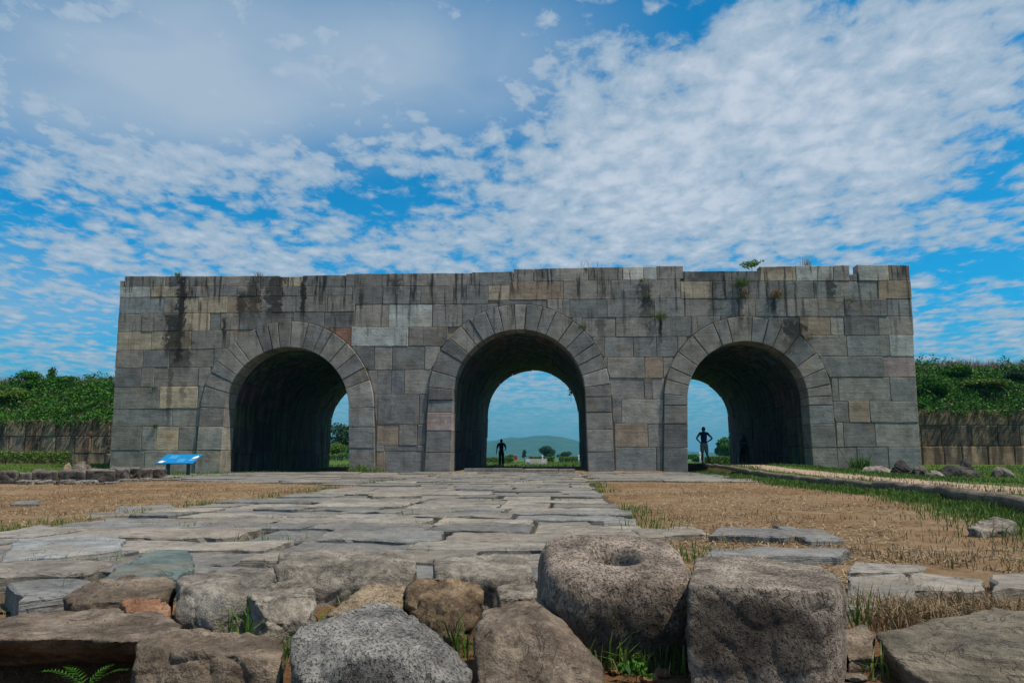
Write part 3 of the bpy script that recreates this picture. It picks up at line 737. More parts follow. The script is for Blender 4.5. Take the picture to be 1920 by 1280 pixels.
# trees and shrubs beyond the gate
def far_plant(name, label, cat, px, wpx, hpx, d, n, leaf, mat, **kw):
    b_ = gz3(px, 860, d); s = d/F
    return plant(name, label, cat, b_, wpx*s, hpx*s, n, leaf, mat, **kw)
far_plant('broad_tree', 'tall dark broad tree behind the hedge, seen through the left arch', 'tree', 640, 74, 70, 105, 6000, .17, M_DARKLEAF, trunk=.08, tr=.18, clumps=12)
far_plant('shrub', 'bright yellow-green shrub in front of the dark tree, seen through the left arch', 'shrub', 632, 44, 36, 86, 3000, .11, M_LEAFY, tr=.05, clumps=9)
far_plant('slim_tree', 'slim sparse upright tree between the person and the round tree, seen through the middle arch', 'tree', 983, 11, 22, 190, 600, .16, M_DARKLEAF, trunk=.25, tr=.09, clumps=6)
far_plant('round_tree', 'round-crowned dark tree in front of the hill, seen through the middle arch', 'tree', 1027, 34, 27, 210, 3200, .22, M_DARKLEAF, trunk=.12, tr=.2, clumps=11)
far_plant('low_tree', 'low spreading tree beside the round-crowned tree, seen through the middle arch', 'tree', 1060, 30, 17, 200, 2400, .2, M_DARKLEAF, trunk=.1, tr=.16, clumps=9)
far_plant('shrub', 'light green leafy shrub rising above the hedge beside the walking person', 'shrub', 957, 18, 15, 110, 1200, .11, M_LEAF, tr=.04)
far_plant('round_tree', 'large round green tree on the plain, seen through the right arch', 'tree', 1362, 48, 48, 125, 5600, .17, M_LEAF, trunk=.12, tr=.2, clumps=13)
far_plant('shrub', 'low dark green bush by the pillar, seen through the right arch', 'shrub', 1302, 40, 16, 110, 2200, .12, M_LEAF, tr=.04)

# ------------------------------------------------------------------ paving: flagstones of the road and of the apron before the gate
road = tag(add('paved_road', mesh('paved_road', [(-2.55, -28.9, -.045), (2.6, -28.9, -.045), (2.6, .4, -.02), (-2.55, .4, -.02)], [(0, 1, 2, 3)]), M_SOIL), kind='structure')
SLABS = [(.215, .195, .168), (.185, .172, .155), (.235, .205, .168), (.17, .165, .155), (.205, .178, .146), (.245, .218, .182), (.155, .148, .136)]
def slab(poly, z, thick, parent, color, tilt=.02, near=False, rough=.006):
    """flagstone with an (x,y) outline, counter-clockwise"""
    n = len(poly); cx = sum(p[0] for p in poly)/n; cy = sum(p[1] for p in poly)/n
    tx, ty = random.uniform(-tilt, tilt)*.6, random.uniform(-tilt, tilt)
    zz = lambda x, y: z+(x-cx)*tx+(y-cy)*ty
    ins = inset(poly, .02 if not near else .012)
    V = [(x, y, zz(x, y)) for x, y in ins]+[(x, y, zz(x, y)-random.uniform(.004, .014)) for x, y in poly]+[(x, y, z-thick) for x, y in poly]
    Fc = [tuple(range(n))]
    for i in range(n): j = (i+1) % n; Fc += [(i, i+n, j+n, j), (i+n, i+2*n, j+2*n, j+n)]
    me = mesh('paving_slab', V, Fc)
    if near:
        bm = bmesh.new(); bm.from_mesh(me); bm.faces.ensure_lookup_table(); f0 = bm.faces[0]
        r = bmesh.ops.triangulate(bm, faces=[f0])
        for it in range(2 if near is True else 3):
            es = list({e for f in bm.faces if f.normal.z > .6 for e in f.edges if e.calc_length() > .05})
            bmesh.ops.subdivide_edges(bm, edges=es, cuts=1, use_grid_fill=True)
            bmesh.ops.triangulate(bm, faces=[f for f in bm.faces if len(f.verts) > 4])
        for v in bm.verts:
            if v.co.z > z-thick*.7:
                q_ = Vector((v.co.x*4, v.co.y*4, z*50)); k = noise.fractal(q_, 1, 2.1, 4)*rough
                v.co.z += k; v.co.x += noise.noise(q_*3+Vector((9, 0, 0)))*.02; v.co.y += noise.noise(q_*3+Vector((0, 9, 0)))*.02
        bm.to_mesh(me); bm.free(); me.update()
    o = add('paving_slab', me, M_SLAB, parent, color); return o
def scol():
    c = random.choice(SLABS); k = random.uniform(.85, 1.12); return tuple(v*k for v in c)
def lay(parent, xa, xb, ya, yb, dep, wid, gap, zr, keep=None, ragged=.12, seed=0):
    y = ya; k = seed
    wav = lambda x, k: noise.noise((x*.9, k*7.3, 2))*.22+noise.noise((x*2.6, k*3.1, 8))*.07
    while y < yb-.2:
        h = random.uniform(*dep); y2 = min(y+h, yb); x = xa+random.uniform(-ragged, ragged); end = xb+random.uniform(-ragged*.6, ragged*.6)
        while x < end-.15:
            w2 = random.uniform(*wid); x2 = min(x+w2, end)
            if end-x2 < .35: x2 = end
            s1, s2 = random.uniform(-.12, .12), random.uniform(-.12, .12)
            g = random.uniform(*gap)
            m_ = 3 if x2-x < .9 else 4
            lo = [(a, y+wav(a, k)+g) for a in np.linspace(x+g, x2-g, m_)]; hi = [(a+s1*.3, y2+wav(a, k+1)-g) for a in np.linspace(x2-g, x+g, m_)]
            poly = clean([(a+random.uniform(-.02, .02), b_+random.uniform(-.02, .02)) for a, b_ in lo+hi], .05)
            c = ((x+x2)/2, (y+y2)/2)
            if (keep is None or keep(*c)) and len(poly) > 3:
                d = c[1]-CAM.y
                slab(poly, random.uniform(*zr), .16, parent, scol(), .014, near=(2 if d < 6.5 else True) if d < 11 else False, rough=.012)
            x = x2
        y = y2; k += 1
lay(road, -2.4, 2.5, -28.35, -.3, (.42, .82), (.5, 1.4), (.012, .045), (.0, .038))
lay(road, -2.3, 2.4, -.28, 3.5, (.7, 1.0), (.8, 1.5), (.012, .04), (.13, .17), seed=60)
apron = tag(add('stone_apron', mesh('stone_apron', [(-12, -12, -.04), (-2.6, -15.5, -.04), (-2.6, -.02, -.02), (-12, -.02, -.02), (2.62, -12.6, -.04), (7.2, -12.6, -.04), (7.4, -.02, -.02), (2.62, -.02, -.02)], [(0, 1, 2, 3), (4, 5, 6, 7)]), M_SOIL), kind='structure')
lay(apron, -11.5, -2.6, -15.5, -.25, (.7, 1.3), (1.0, 2.3), (.015, .04), (-.01, .04), lambda x, y: y > -12-(x+8.9)*.62, .3, 100)
lay(apron, 2.65, 7.2, -12.4, -.25, (.7, 1.3), (1.0, 2.2), (.015, .04), (-.01, .035), lambda x, y: x < log_x(y)-.7, .3, 200)
GREEN = (.10, .135, .125)
def px_slab(pts, z, col, thick=.14):
    poly = [(on_z(a, b_, z).x, on_z(a, b_, z).y) for a, b_ in pts]
    ar = sum(poly[i-1][0]*poly[i][1]-poly[i][0]*poly[i-1][1] for i in range(len(poly)))
    if ar < 0: poly = poly[::-1]
    res = []
    for i, p in enumerate(poly):
        q_ = poly[(i+1) % len(poly)]; res.append(p); L = math.hypot(q_[0]-p[0], q_[1]-p[1])
        for k in range(1, int(L/.12)+1): t = k/(int(L/.12)+1); res.append((p[0]+(q_[0]-p[0])*t+random.uniform(-.012, .012), p[1]+(q_[1]-p[1])*t+random.uniform(-.012, .012)))
    slab(res, z, thick, road, col, .008, near=2, rough=.014)
for pts, z, col in [
    ([(180, 1100), (215, 1062), (290, 1030), (352, 1030), (365, 1058), (335, 1078), (270, 1085)], .065, GREEN),
    ([(1180, 992), (1300, 986), (1330, 997), (1200, 1004)], .02, SLABS[4]), ([(1330, 1002), (1350, 986), (1440, 988), (1500, 999), (1470, 1007)], .02, SLABS[6]),
    ([(1450, 986), (1540, 993), (1580, 1010), (1520, 1012)], .015, SLABS[3]), ([(1320, 1041), (1335, 1028), (1590, 1026), (1575, 1038)], .03, SLABS[3]),
    ([(1578, 1140), (1590, 1082), (1690, 1076), (1722, 1100), (1690, 1132)], .02, SLABS[0]), ([(1715, 1105), (1705, 1076), (1845, 1084), (1845, 1100)], .02, SLABS[2]),
    ([(1862, 1100), (1860, 1076), (1985, 1066), (1990, 1092)], .03, SLABS[4]), ([(1590, 1070), (1600, 1052), (1740, 1060), (1720, 1070)], .0, SLABS[5]),
    ([(215, 958), (218, 950), (320, 946), (332, 953)], .0, SLABS[1]), ([(160, 969), (170, 961), (300, 956), (312, 963)], .0, SLABS[2]), ([(20, 945), (30, 938), (75, 938), (72, 944)], .0, SLABS[6]),
    ([(0, 1046), (30, 1010), (180, 1000), (235, 1008), (225, 1030), (120, 1040)], .05, (.24, .24, .235)), ([(-60, 1078), (-40, 1050), (150, 1048), (210, 1052), (160, 1075)], .045, SLABS[4]),
    ([(40, 1125), (10, 1095), (120, 1080), (190, 1085), (170, 1108)], .04, SLABS[3]), ([(700, 930), (690, 926), (790, 922), (790, 928)], .05, SLABS[2])]:
    px_slab(pts, z, col)

# ------------------------------------------------------------------ rocks
M_RK = dict(
    grey=rockmat('grey_rock', (.045, .038, .029), (.18, .155, .125), (.42, .37, .305), 1.0, 0, .35),
    porous=rockmat('porous_grey_rock', (.055, .052, .048), (.175, .165, .15), (.38, .355, .315), 1.5, .75, .4, 0, .9),
    brown=rockmat('brown_rock', (.034, .024, .016), (.125, .092, .066), (.31, .25, .185), 1.0, 0, .4),
    tan=rockmat('tan_rock', (.09, .06, .035), (.24, .175, .11), (.42, .33, .22), 1.0, .3, .3),
    red=rockmat('reddish_rock', (.09, .04, .022), (.24, .115, .062), (.38, .22, .14), 1.0, 0, .15),
    pecked=rockmat('pecked_stone', (.08, .06, .046), (.24, .19, .15), (.46, .375, .305), 1.5, .8, .3, 0, .9),
    stain_shaded=rockmat('stain_shaded_block', (.06, .046, .035), (.205, .165, .13), (.44, .37, .305), 1.5, .6, .3, 0, .9, (P(1425, 1190, 2.05), (.21, .3, .10))),  # front darkened by its black staining and by painted shade
    pierced=rockmat('pierced_stone', (.07, .052, .04), (.235, .185, .145), (.48, .39, .32), 1.5, .8, .3, 0, .9, (P(1150, 1185, 2.3), (.26, .18, .10))),  # lower front darkened with painted shade
    mottled=rockmat('mottled_rock', (.035, .022, .013), (.105, .07, .042), (.34, .24, .14), 1.0, 0, .55),
    layered=rockmat('layered_rock', (.05, .042, .03), (.165, .138, .10), (.32, .27, .20), 1.0, 0, .3, .9, 1.0),
    dark=rockmat('dark_lichened_rock', (.02, .018, .016), (.036, .031, .027), (.12, .105, .09), .35, 0, .12),
    block=rockmat('weathered_block', (.04, .03, .024), (.12, .098, .08), (.28, .25, .215), .4, 0, .35))
def finish(me, vox, smooth, amp, freq, strata=0.0, seed=0, keep_flat=0.0):
    """hull -> even voxel mesh -> worn edges -> broken, uneven faces"""
    o = bpy.data.objects.new('tmp', me); COL.objects.link(o)
    m_ = o.modifiers.new('r', 'REMESH'); m_.mode = 'VOXEL'; m_.voxel_size = vox
    if smooth: s_ = o.modifiers.new('s', 'SMOOTH'); s_.iterations = smooth; s_.factor = .5
    dg = bpy.context.evaluated_depsgraph_get(); me2 = bpy.data.meshes.new_from_object(o.evaluated_get(dg))
    bpy.data.objects.remove(o)
    n = len(me2.vertices); co = np.empty(n*3, np.float32); no = np.empty(n*3, np.float32)
    me2.vertices.foreach_get('co', co); me2.vertex_normals.foreach_get('vector', no); co = co.reshape(-1, 3); no = no.reshape(-1, 3)
    off = Vector((seed*3.7, seed*1.3, seed*2.1)); dsp = np.empty(n, np.float32)
    for i in range(n):
        p = Vector(co[i])*freq+off
        k = noise.fractal(p, .9, 2.1, 4)*.9
        c = noise.voronoi(p*1.3)[0]; k += min(.5, c[1]-c[0])*.9-.25      # broken facets
        k -= max(0, 1-abs(noise.noise(p*.9+off))*11)*.7+max(0, 1-abs(noise.noise(p*2.3-off))*9)*.2   # cracks
        if strata: k += strata*noise.noise((p.x*.5, p.y*.5, p.z*7))
        dsp[i] = k*amp
    co += no*dsp[:, None]; me2.vertices.foreach_set('co', co.ravel()); me2.update()
    me2.polygons.foreach_set('use_smooth', [True]*len(me2.polygons)); return me2
RK = [0]
def rock(name, label, cat, pts, mat, zb=None, vox=None, smooth=3, amp=.012, freq=7.0, strata=0.0, world=False, under=True, group=None, shrink=.92):
    RK[0] += 1
    pp = [Vector(p) for p in pts] if world else [P(*p) for p in pts]
    c = sum(pp, Vector())/len(pp)
    if zb is None: zb = min(ground_noise_z(p.x, p.y) for p in pp)-.05
    lo = [Vector((c.x+(p.x-c.x)*shrink, c.y+(p.y-c.y)*shrink, zb)) for p in pp] if under else []
    base = Vector((c.x, c.y, zb)); bm = bmesh.new()
    for p in pp+lo: bm.verts.new(p-base)
    bmesh.ops.convex_hull(bm, input=bm.verts[:])
    bmesh.ops.delete(bm, geom=[v for v in bm.verts if not v.link_faces], context='VERTS')
    me = bpy.data.meshes.new(name); bm.to_mesh(me); bm.free()
    size = max((max(p[i] for p in pp+lo)-min(p[i] for p in pp+lo)) for i in range(3))
    me2 = finish(me, vox or size/48, smooth, amp, freq, strata, RK[0]); me2.name = name
    me2.materials.clear(); o = add(name, me2, M_RK[mat]); o.location = base
    return tag(o, label, cat, group)

# pierced, pecked column base
def pierced():
    c = P(1146, 1100, 2.53); zb = ground_noise_z(c.x, c.y)-.05; c = Vector((c.x, c.y, zb))
    prof = [(.90, 0), (.94, .06), (.985, .16), (1.0, .22), (.985, .295), (.93, .34), (.84, .359), (.62, .366), (.42, .366), (.37, .36), (.315, .345), (.28, .31), (.25, .23), (.19, .195), (.02, .19)]
    ps = np.array(prof); tt = np.linspace(0, len(prof)-1, 66); R = np.interp(tt, range(len(prof)), ps[:, 0]); Zp = np.interp(tt, range(len(prof)), ps[:, 1])
    k_ = np.ones(5)/5; Rs = np.convolve(np.pad(R, 2, 'edge'), k_, 'valid'); Zs = np.convolve(np.pad(Zp, 2, 'edge'), k_, 'valid')
    N = 150; V = []; Fc = []
    top = P(1143, 1047, 2.55).z-zb+.05
    for i in range(len(tt)):
        ex = 2+2.6*float(sst(.35, .85, Rs[i]))
        for k in range(N):
            a = 2*math.pi*k/N; ca_, sa_ = math.cos(a), math.sin(a)
            rr = Rs[i]/((abs(ca_)**ex+abs(sa_)**ex)**(1/ex))
            p = Vector((ca_*rr*.243, sa_*rr*.25, Zs[i]/.366*top))
            nn = Vector((ca_, sa_, .6 if Zs[i] > .3 else 0)).normalized()
            d_ = noise.fractal(p*6, 1, 2, 3)*.008+noise.noise(p*45)*.0035+abs(noise.noise(p*28))*-.006
            V.append(p+nn*d_)
    for i in range(len(tt)-1):
        for k in range(N): Fc.append((i*N+k, i*N+(k+1) % N, (i+1)*N+(k+1) % N, (i+1)*N+k))
    Fc.append(tuple(range((len(tt)-1)*N, len(tt)*N)))
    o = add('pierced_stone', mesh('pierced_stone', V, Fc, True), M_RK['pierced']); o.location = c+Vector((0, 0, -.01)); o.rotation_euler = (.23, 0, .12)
    tag(o, 'rounded pecked stone with a round socket hole in its top', 'stone')
pierced()
S = 'stone'
rock('square_block', 'big squared dark-fronted stone block beside the pierced stone', S, [(1305, 1042, 2.56), (1420, 1040, 2.58), (1540, 1062, 2.52), (1290, 1094, 2.10), (1292, 1085, 2.2), (1420, 1098, 2.05), (1560, 1108, 2.06), (1578, 1082, 2.35), (1588, 1120, 2.3), (1288, 1245, 2.06), (1530, 1258, 2.03), (1583, 1245, 2.12), (1586, 1160, 2.25)], 'stain_shaded', smooth=2, amp=.0065, freq=8, vox=.0085)
rock('boulder', 'large grey pitted boulder with a sloping flat face, foremost of the stones', S, [(560, 1172, 2.04), (605, 1155, 2.10), (705, 1127, 2.26), (730, 1127, 2.26), (780, 1152, 2.16), (860, 1215, 2.05), (884, 1258, 2.0), (545, 1195, 1.98), (541, 1235, 1.92), (875, 1300, 1.86), (585, 1310, 1.84), (700, 1225, 1.86), (800, 1230, 1.88)], 'porous', smooth=2, amp=.010, freq=7, vox=.0085)
rock('boulder', 'brown wedge-shaped boulder between the pitted boulder and the pierced stone', S, [(905, 1140, 2.28), (940, 1128, 2.34), (1015, 1120, 2.38), (1045, 1152, 2.24), (1095, 1205, 2.08), (1134, 1252, 2.0), (1130, 1310, 1.92), (890, 1192, 2.06), (900, 1165, 2.14), (1005, 1165, 2.08), (1040, 1175, 2.06), (892, 1310, 1.94), (1060, 1310, 1.9)], 'brown', smooth=2, amp=.010, freq=7, vox=.0085)
rock('rough_block', 'grey-brown rough-hewn block beside the dark overhanging slab', S, [(262, 1190, 2.2), (350, 1173, 2.28), (440, 1182, 2.26), (522, 1194, 2.24), (537, 1212, 2.12), (255, 1205, 2.04), (330, 1215, 2.0), (420, 1222, 1.98), (528, 1235, 1.99), (242, 1310, 1.94), (525, 1310, 1.95)], 'brown', smooth=3, amp=.017, freq=8, vox=.0085)
rock('overhanging_slab', 'wide brown flat slab overhanging a dark hollow with a fern', S, [(-70, 1165, 2.5), (0, 1158, 2.55), (150, 1136, 2.75), (225, 1130, 2.8), (330, 1158, 2.5), (345, 1172, 2.38), (285, 1196, 2.18), (270, 1206, 2.16), (150, 1198, 2.13), (100, 1196, 2.12), (-70, 1200, 2.1), (-70, 1216, 2.13), (270, 1218, 2.2), (-70, 1250, 2.5), (280, 1240, 2.5), (280, 1240, 2.75), (-70, 1240, 2.75)], 'brown', smooth=3, amp=.011, freq=6, under=False, vox=.010, strata=.4)
rock('flat_topped_stone', 'pale grey stone with a smooth sloping top beside the knobbly stone', S, [(330, 1082, 2.78), (400, 1066, 3.0), (515, 1066, 3.0), (505, 1092, 2.75), (334, 1092, 2.68), (430, 1112, 2.58), (505, 1106, 2.65), (328, 1148, 2.62), (400, 1158, 2.55), (470, 1140, 2.6)], 'grey', smooth=3, amp=.010, freq=8)
rock('knobbly_stone', 'pale knobbly creased stone between the smooth-topped stone and the long block', S, [(458, 1108, 2.65), (500, 1091, 2.75), (560, 1083, 2.8), (590, 1103, 2.7), (597, 1128, 2.65), (480, 1130, 2.52), (500, 1170, 2.48), (580, 1166, 2.53)], 'grey', smooth=4, amp=.014, freq=13)
rock('long_block', 'long low rough grey block lying across the end of the paved road', S, [(522, 1036, 3.4), (650, 1034, 3.5), (778, 1036, 3.5), (515, 1062, 3.1), (783, 1062, 3.2), (650, 1052, 3.12), (517, 1100, 3.05), (770, 1105, 3.08)], 'grey', smooth=3, amp=.014, freq=6, vox=.0115)
rock('flat_grey_stone', 'flat grey stone with an undercut edge behind the brown boulders', S, [(812, 1046, 3.35), (900, 1038, 3.45), (985, 1038, 3.4), (1005, 1075, 3.02), (812, 1066, 3.02), (930, 1086, 2.9), (1002, 1094, 2.98), (822, 1112, 2.95), (960, 1118, 2.95)], 'grey', smooth=3, amp=.012, freq=6)
rock('mottled_boulder', 'mottled brown boulder with tan patches standing behind the pitted boulder', S, [(758, 1092, 2.72), (800, 1076, 2.8), (848, 1096, 2.72), (898, 1088, 2.72), (906, 1112, 2.66), (892, 1168, 2.45), (852, 1200, 2.4), (790, 1160, 2.5), (756, 1122, 2.6), (830, 1130, 2.5)], 'mottled', smooth=4, amp=.018, freq=10)
rock('ridged_stone', 'tan finely ridged stone tucked behind the pitted boulder', S, [(610, 1150, 2.5), (680, 1096, 2.8), (755, 1086, 2.86), (762, 1108, 2.72), (640, 1152, 2.45), (755, 1150, 2.5)], 'tan', smooth=3, amp=.010, freq=16)
rock('layered_slab', 'olive layered flat rock with a crack, right of the squared block', S, [(1642, 1186, 2.36), (1730, 1162, 2.55), (1850, 1138, 2.72), (1990, 1146, 2.6), (1662, 1216, 2.2), (1800, 1238, 2.12), (1990, 1228, 2.12), (1700, 1252, 2.1), (1990, 1310, 2.0), (1740, 1276, 2.05)], 'layered', smooth=3, amp=.010, freq=6, strata=.7, vox=.0095)
rock('low_brown_stone', 'low worn brown stone between the green slab and the reddish stone', S, [(118, 1118, 2.75), (170, 1090, 2.9), (250, 1078, 3.02), (325, 1082, 3.0), (329, 1104, 2.8), (130, 1130, 2.66), (300, 1120, 2.7)], 'brown', smooth=4, amp=.012, freq=7)
rock('reddish_stone', 'small reddish brick-coloured stone behind the overhanging slab', S, [(226, 1122, 2.7), (300, 1116, 2.72), (321, 1134, 2.62), (311, 1156, 2.55), (235, 1146, 2.58)], 'red', smooth=3, amp=.009, freq=11)
rock('brown_stone', 'brown upright stone squeezed between the squared block and the layered rock', S, [(1580, 1178, 2.42), (1625, 1164, 2.48), (1643, 1190, 2.38), (1634, 1230, 2.25), (1588, 1236, 2.25)], 'brown', smooth=3, amp=.010, freq=10)
rock('small_grey_stone', 'small grey stone under the undercut edge of the flat grey stone', S, [(932, 1098, 2.86), (1003, 1092, 2.9), (1008, 1120, 2.75), (935, 1122, 2.72)], 'grey', smooth=3, amp=.008, freq=11)
rock('field_boulder', 'low weathered boulder lying in the dry grass in front of the logs', S, [(1812, 988, 6.0), (1838, 971, 6.25), (1870, 966, 6.3), (1905, 980, 6.2), (1902, 992, 5.95), (1835, 993, 5.9)], 'grey', smooth=3, amp=.025, freq=5)
# the row of old squared blocks left of the gate
ORD = ['first', 'second', 'third', 'fourth', 'fifth', 'sixth', 'seventh', 'eighth', 'ninth', 'tenth']
LB = 'row of squared stone blocks left of the gate'
for i, (x0, x1, yt, yb, d) in enumerate([(-70, -12, 881, 906, 17), (-12, 34, 880, 905, 17), (34, 58, 884, 905, 17), (58, 110, 880, 904, 17.2), (110, 160, 880, 903, 17.3), (160, 216, 879, 904, 17.0), (205, 243, 874, 900, 19.2), (243, 264, 875, 899, 19.8), (264, 286, 877, 898, 20.4), (281, 312, 876, 896, 20.6)]):
    j = lambda: random.uniform(-2, 2)
    dd = .75
    rock('squared_stone_block', ORD[9-i]+' dark squared block from the blue sign in the old stone row', 'stone block', [(x0, yt+3+j()*.4, d), (x1, yt+3+j()*.4, d), (x0+1, yb, d), (x1-1, yb, d), (x0+3+j(), yt+j()*.5, d+dd), (x1-1+j(), yt+j()*.5, d+dd), (x0+2, yb-4, d+dd), (x1-2, yb-4, d+dd)], 'block', smooth=2, amp=.035, freq=2.2, group=LB)
for i, (x0, x1, d) in enumerate([(28, 60, 16.6), (66, 92, 16.7), (100, 126, 16.7), (128, 170, 16.6), (178, 212, 16.6), (218, 246, 18.6), (252, 275, 19.2), (300, 328, 20.3)]):
    p0, p1 = gz3(x0, 900, d), gz3(x1, 900, d); h = random.uniform(.07, .13)
    rock('footing_stone', ORD[7-i]+' small pale footing stone from the blue sign, under the block row', 'stone', [(p0.x, p0.y, p0.z+h*.7), (p1.x, p1.y, p1.z+h), (p0.x+.05, p0.y+.4, p0.z+h), (p1.x-.05, p1.y+.4, p1.z+h), (p0.x, p0.y, p0.z-.05), (p1.x, p1.y, p1.z-.05)], 'grey', smooth=2, amp=.03, freq=3, world=True, group='footing stones below the block row')
def lump(name, label, x0, x1, yt, d, mat, dep=.6, **kw):
    a, b_ = P(x0, yt, d), P(x1, yt, d); z0 = ground_noise_z((a.x+b_.x)/2, a.y)-.05; z = a.z
    w_ = b_.x-a.x; pts = [(a.x, a.y, z0), (b_.x, b_.y, z0), (a.x+w_*.05, a.y+dep*.3, z0+(z-z0)*.6), (a.x+w_*.25, a.y+dep*.5, z-(z-z0)*.1), (a.x+w_*.55, a.y+dep*.6, z), (a.x+w_*.85, a.y+dep*.5, z-(z-z0)*.25), (b_.x, a.y+dep*.4, z0+(z-z0)*.45), (a.x+w_*.2, a.y+dep, z0), (b_.x-w_*.2, a.y+dep, z0), (a.x+w_*.4, a.y-.02, z0+(z-z0)*.6)]
    return rock(name, label, 'stone', pts, mat, world=True, smooth=2, amp=kw.pop('amp', .05), freq=kw.pop('freq', 2.2), **kw)
lump('pinkish_rock', 'small pinkish rock on the grass beside the dark pointed rock', 112, 131, 865.5, 22, 'tan', .3)
lump('pointed_rock', 'dark reddish pointed rock on the grass behind the block row', 126, 169, 862.5, 22.3, 'block', .5)
lump('flat_ledge_stone', 'flat broken ledge stone at the foot of the gate wall, right side', 1616, 1680, 871, 24, 'grey', .6)
lump('black_boulder', 'large blackened rugged boulder at the right corner of the gate', 1678, 1722, 861, 23.4, 'dark', .8, amp=.07)
lump('grey_boulder', 'lighter grey boulder leaning on the blackened boulder', 1716, 1746, 869, 23.2, 'block', .5)
lump('half_buried_stone', 'half-buried flat grey stone in front of the blackened boulder', 1742, 1776, 880, 21.5, 'grey', .4, amp=.03)
lump('mossy_rock', 'long dark mossy rock right of the blackened boulder', 1762, 1852, 869.5, 22.3, 'dark', .7, amp=.06)
lump('stacked_rock', 'dark rock perched behind the long mossy rock', 1804, 1831, 857.5, 23.5, 'dark', .5)
lump('squared_end_stone', 'flat squared dark stone at the end of the mossy rocks', 1866, 1910, 872, 22.4, 'block', .6, amp=.025)
p = P(1745, 688, 42.0); zt = float(bankR(p.x, p.y)[0])
rock('stone_stump', 'black broken stone stump on top of the right bank', 'stone', [(p.x-.4, p.y, zt-.2), (p.x+.42, p.y, zt-.2), (p.x-.4, p.y+.5, zt-.2), (p.x+.42, p.y+.5, zt-.2), (p.x-.42, p.y, p.z-.15), (p.x-.2, p.y, p.z+.05), (p.x+.4, p.y, p.z+.05), (p.x+.4, p.y+.5, p.z+.05), (p.x-.2, p.y+.5, p.z+.05)], 'dark', world=True, smooth=1, amp=.03, freq=3)
# loose shards among the stones
for i in range(34):
    px, d = random.choice([(random.uniform(500, 620), random.uniform(2.4, 2.7)), (random.uniform(1110, 1290), random.uniform(2.1, 2.35)), (random.uniform(300, 520), random.uniform(2.45, 2.6)), (random.uniform(20, 180), random.uniform(3.1, 3.5)), (random.uniform(1590, 1680), random.uniform(2.1, 2.4)), (random.uniform(800, 960), random.uniform(2.4, 2.7))])
    b_ = gz3(px, 1100, d); s = random.uniform(.010, .028)
    bm = bmesh.new(); bmesh.ops.create_icosphere(bm, subdivisions=2, radius=1)
    sc = Vector((random.uniform(.8, 1.6), random.uniform(.7, 1.2), random.uniform(.4, .8)))*s
    for v in bm.verts: k = 1+.35*noise.noise(v.co*1.7+Vector((i*5, 0, 0))); v.co = Vector((v.co.x*sc.x, v.co.y*sc.y, v.co.z*sc.z))*k
    me = bpy.data.meshes.new('stone_shard'); bm.to_mesh(me); bm.free()
    red_ = random.random() < .45
    o = add('stone_shard', me, M_RK['red' if red_ else 'grey']); o.location = (b_.x, b_.y, b_.z+s*.3); o.rotation_euler.z = random.uniform(0, 6)
    tag(o, 'small orange-red stone shard lying among the foreground stones' if red_ else 'small grey stone shard lying among the foreground stones', 'shard', 'orange-red shards' if red_ else 'grey shards')

# ------------------------------------------------------------------ logs edging the raised path
M_LOG = rockmat('weathered_log', (.07, .05, .035), (.19, .145, .11), (.36, .29, .23), .5, 0, .2, .5, .9)
def log(label, pts, r):
    base = Vector(pts[0]); P_ = [Vector(p)-base for p in pts]; dense = []
    for a, b_ in zip(P_[:-1], P_[1:]):
        for k in range(14): dense.append(a+(b_-a)*k/14)
    dense.append(P_[-1]); V = []; Fc = []; seg = 12
    for i, p in enumerate(dense):
        t = (dense[min(i+1, len(dense)-1)]-dense[max(i-1, 0)]).normalized(); s_ = t.cross(Vector((0, 0, 1))).normalized(); u = s_.cross(t)
        for k in range(seg):
            th = 2*math.pi*k/seg; q_ = p+Vector((0, 0, noise.noise((i*.13, base.x, 0))*.03))
            rr = r*(1+.16*noise.noise((i*.22, k*1.1, base.y))+.10*noise.noise((i*.05, 3, base.y)))
            V.append(q_+(s_*math.cos(th)+u*math.sin(th))*rr)
    for i in range(len(dense)-1):
        for k in range(seg): Fc.append((i*seg+k, i*seg+(k+1) % seg, (i+1)*seg+(k+1) % seg, (i+1)*seg+k))
    Fc += [tuple(range(seg))[::-1], tuple(range(len(V)-seg, len(V)))]
    o = add('log', mesh('log', V, Fc, True), M_LOG); o.location = base
    tag(o, label, 'log', 'logs edging the raised path')
def lpt(y): x = float(log_x(y))+.02; return (x, y, ground_noise_z(x+.25, y)-.02)
LG = [(3.0, -4.2), (-4.3, -11.6), (-11.7, -17.6), (-17.7, -22.2), (-22.3, -27.0)]
for (a, b_), lab in zip(LG, ['thin log edging the path where it enters the right arch', 'grey log beside the paved apron, between the arch log and the grassy log', 'long straight grey log edging the path, thick grass along its foot', 'brown log with a knotted joint, bending away from the path', 'end log of the path edging, farthest from the gate']):
    log(lab, [lpt(v) for v in np.linspace(a, b_, 5)], .07 if a > -4 else .085)

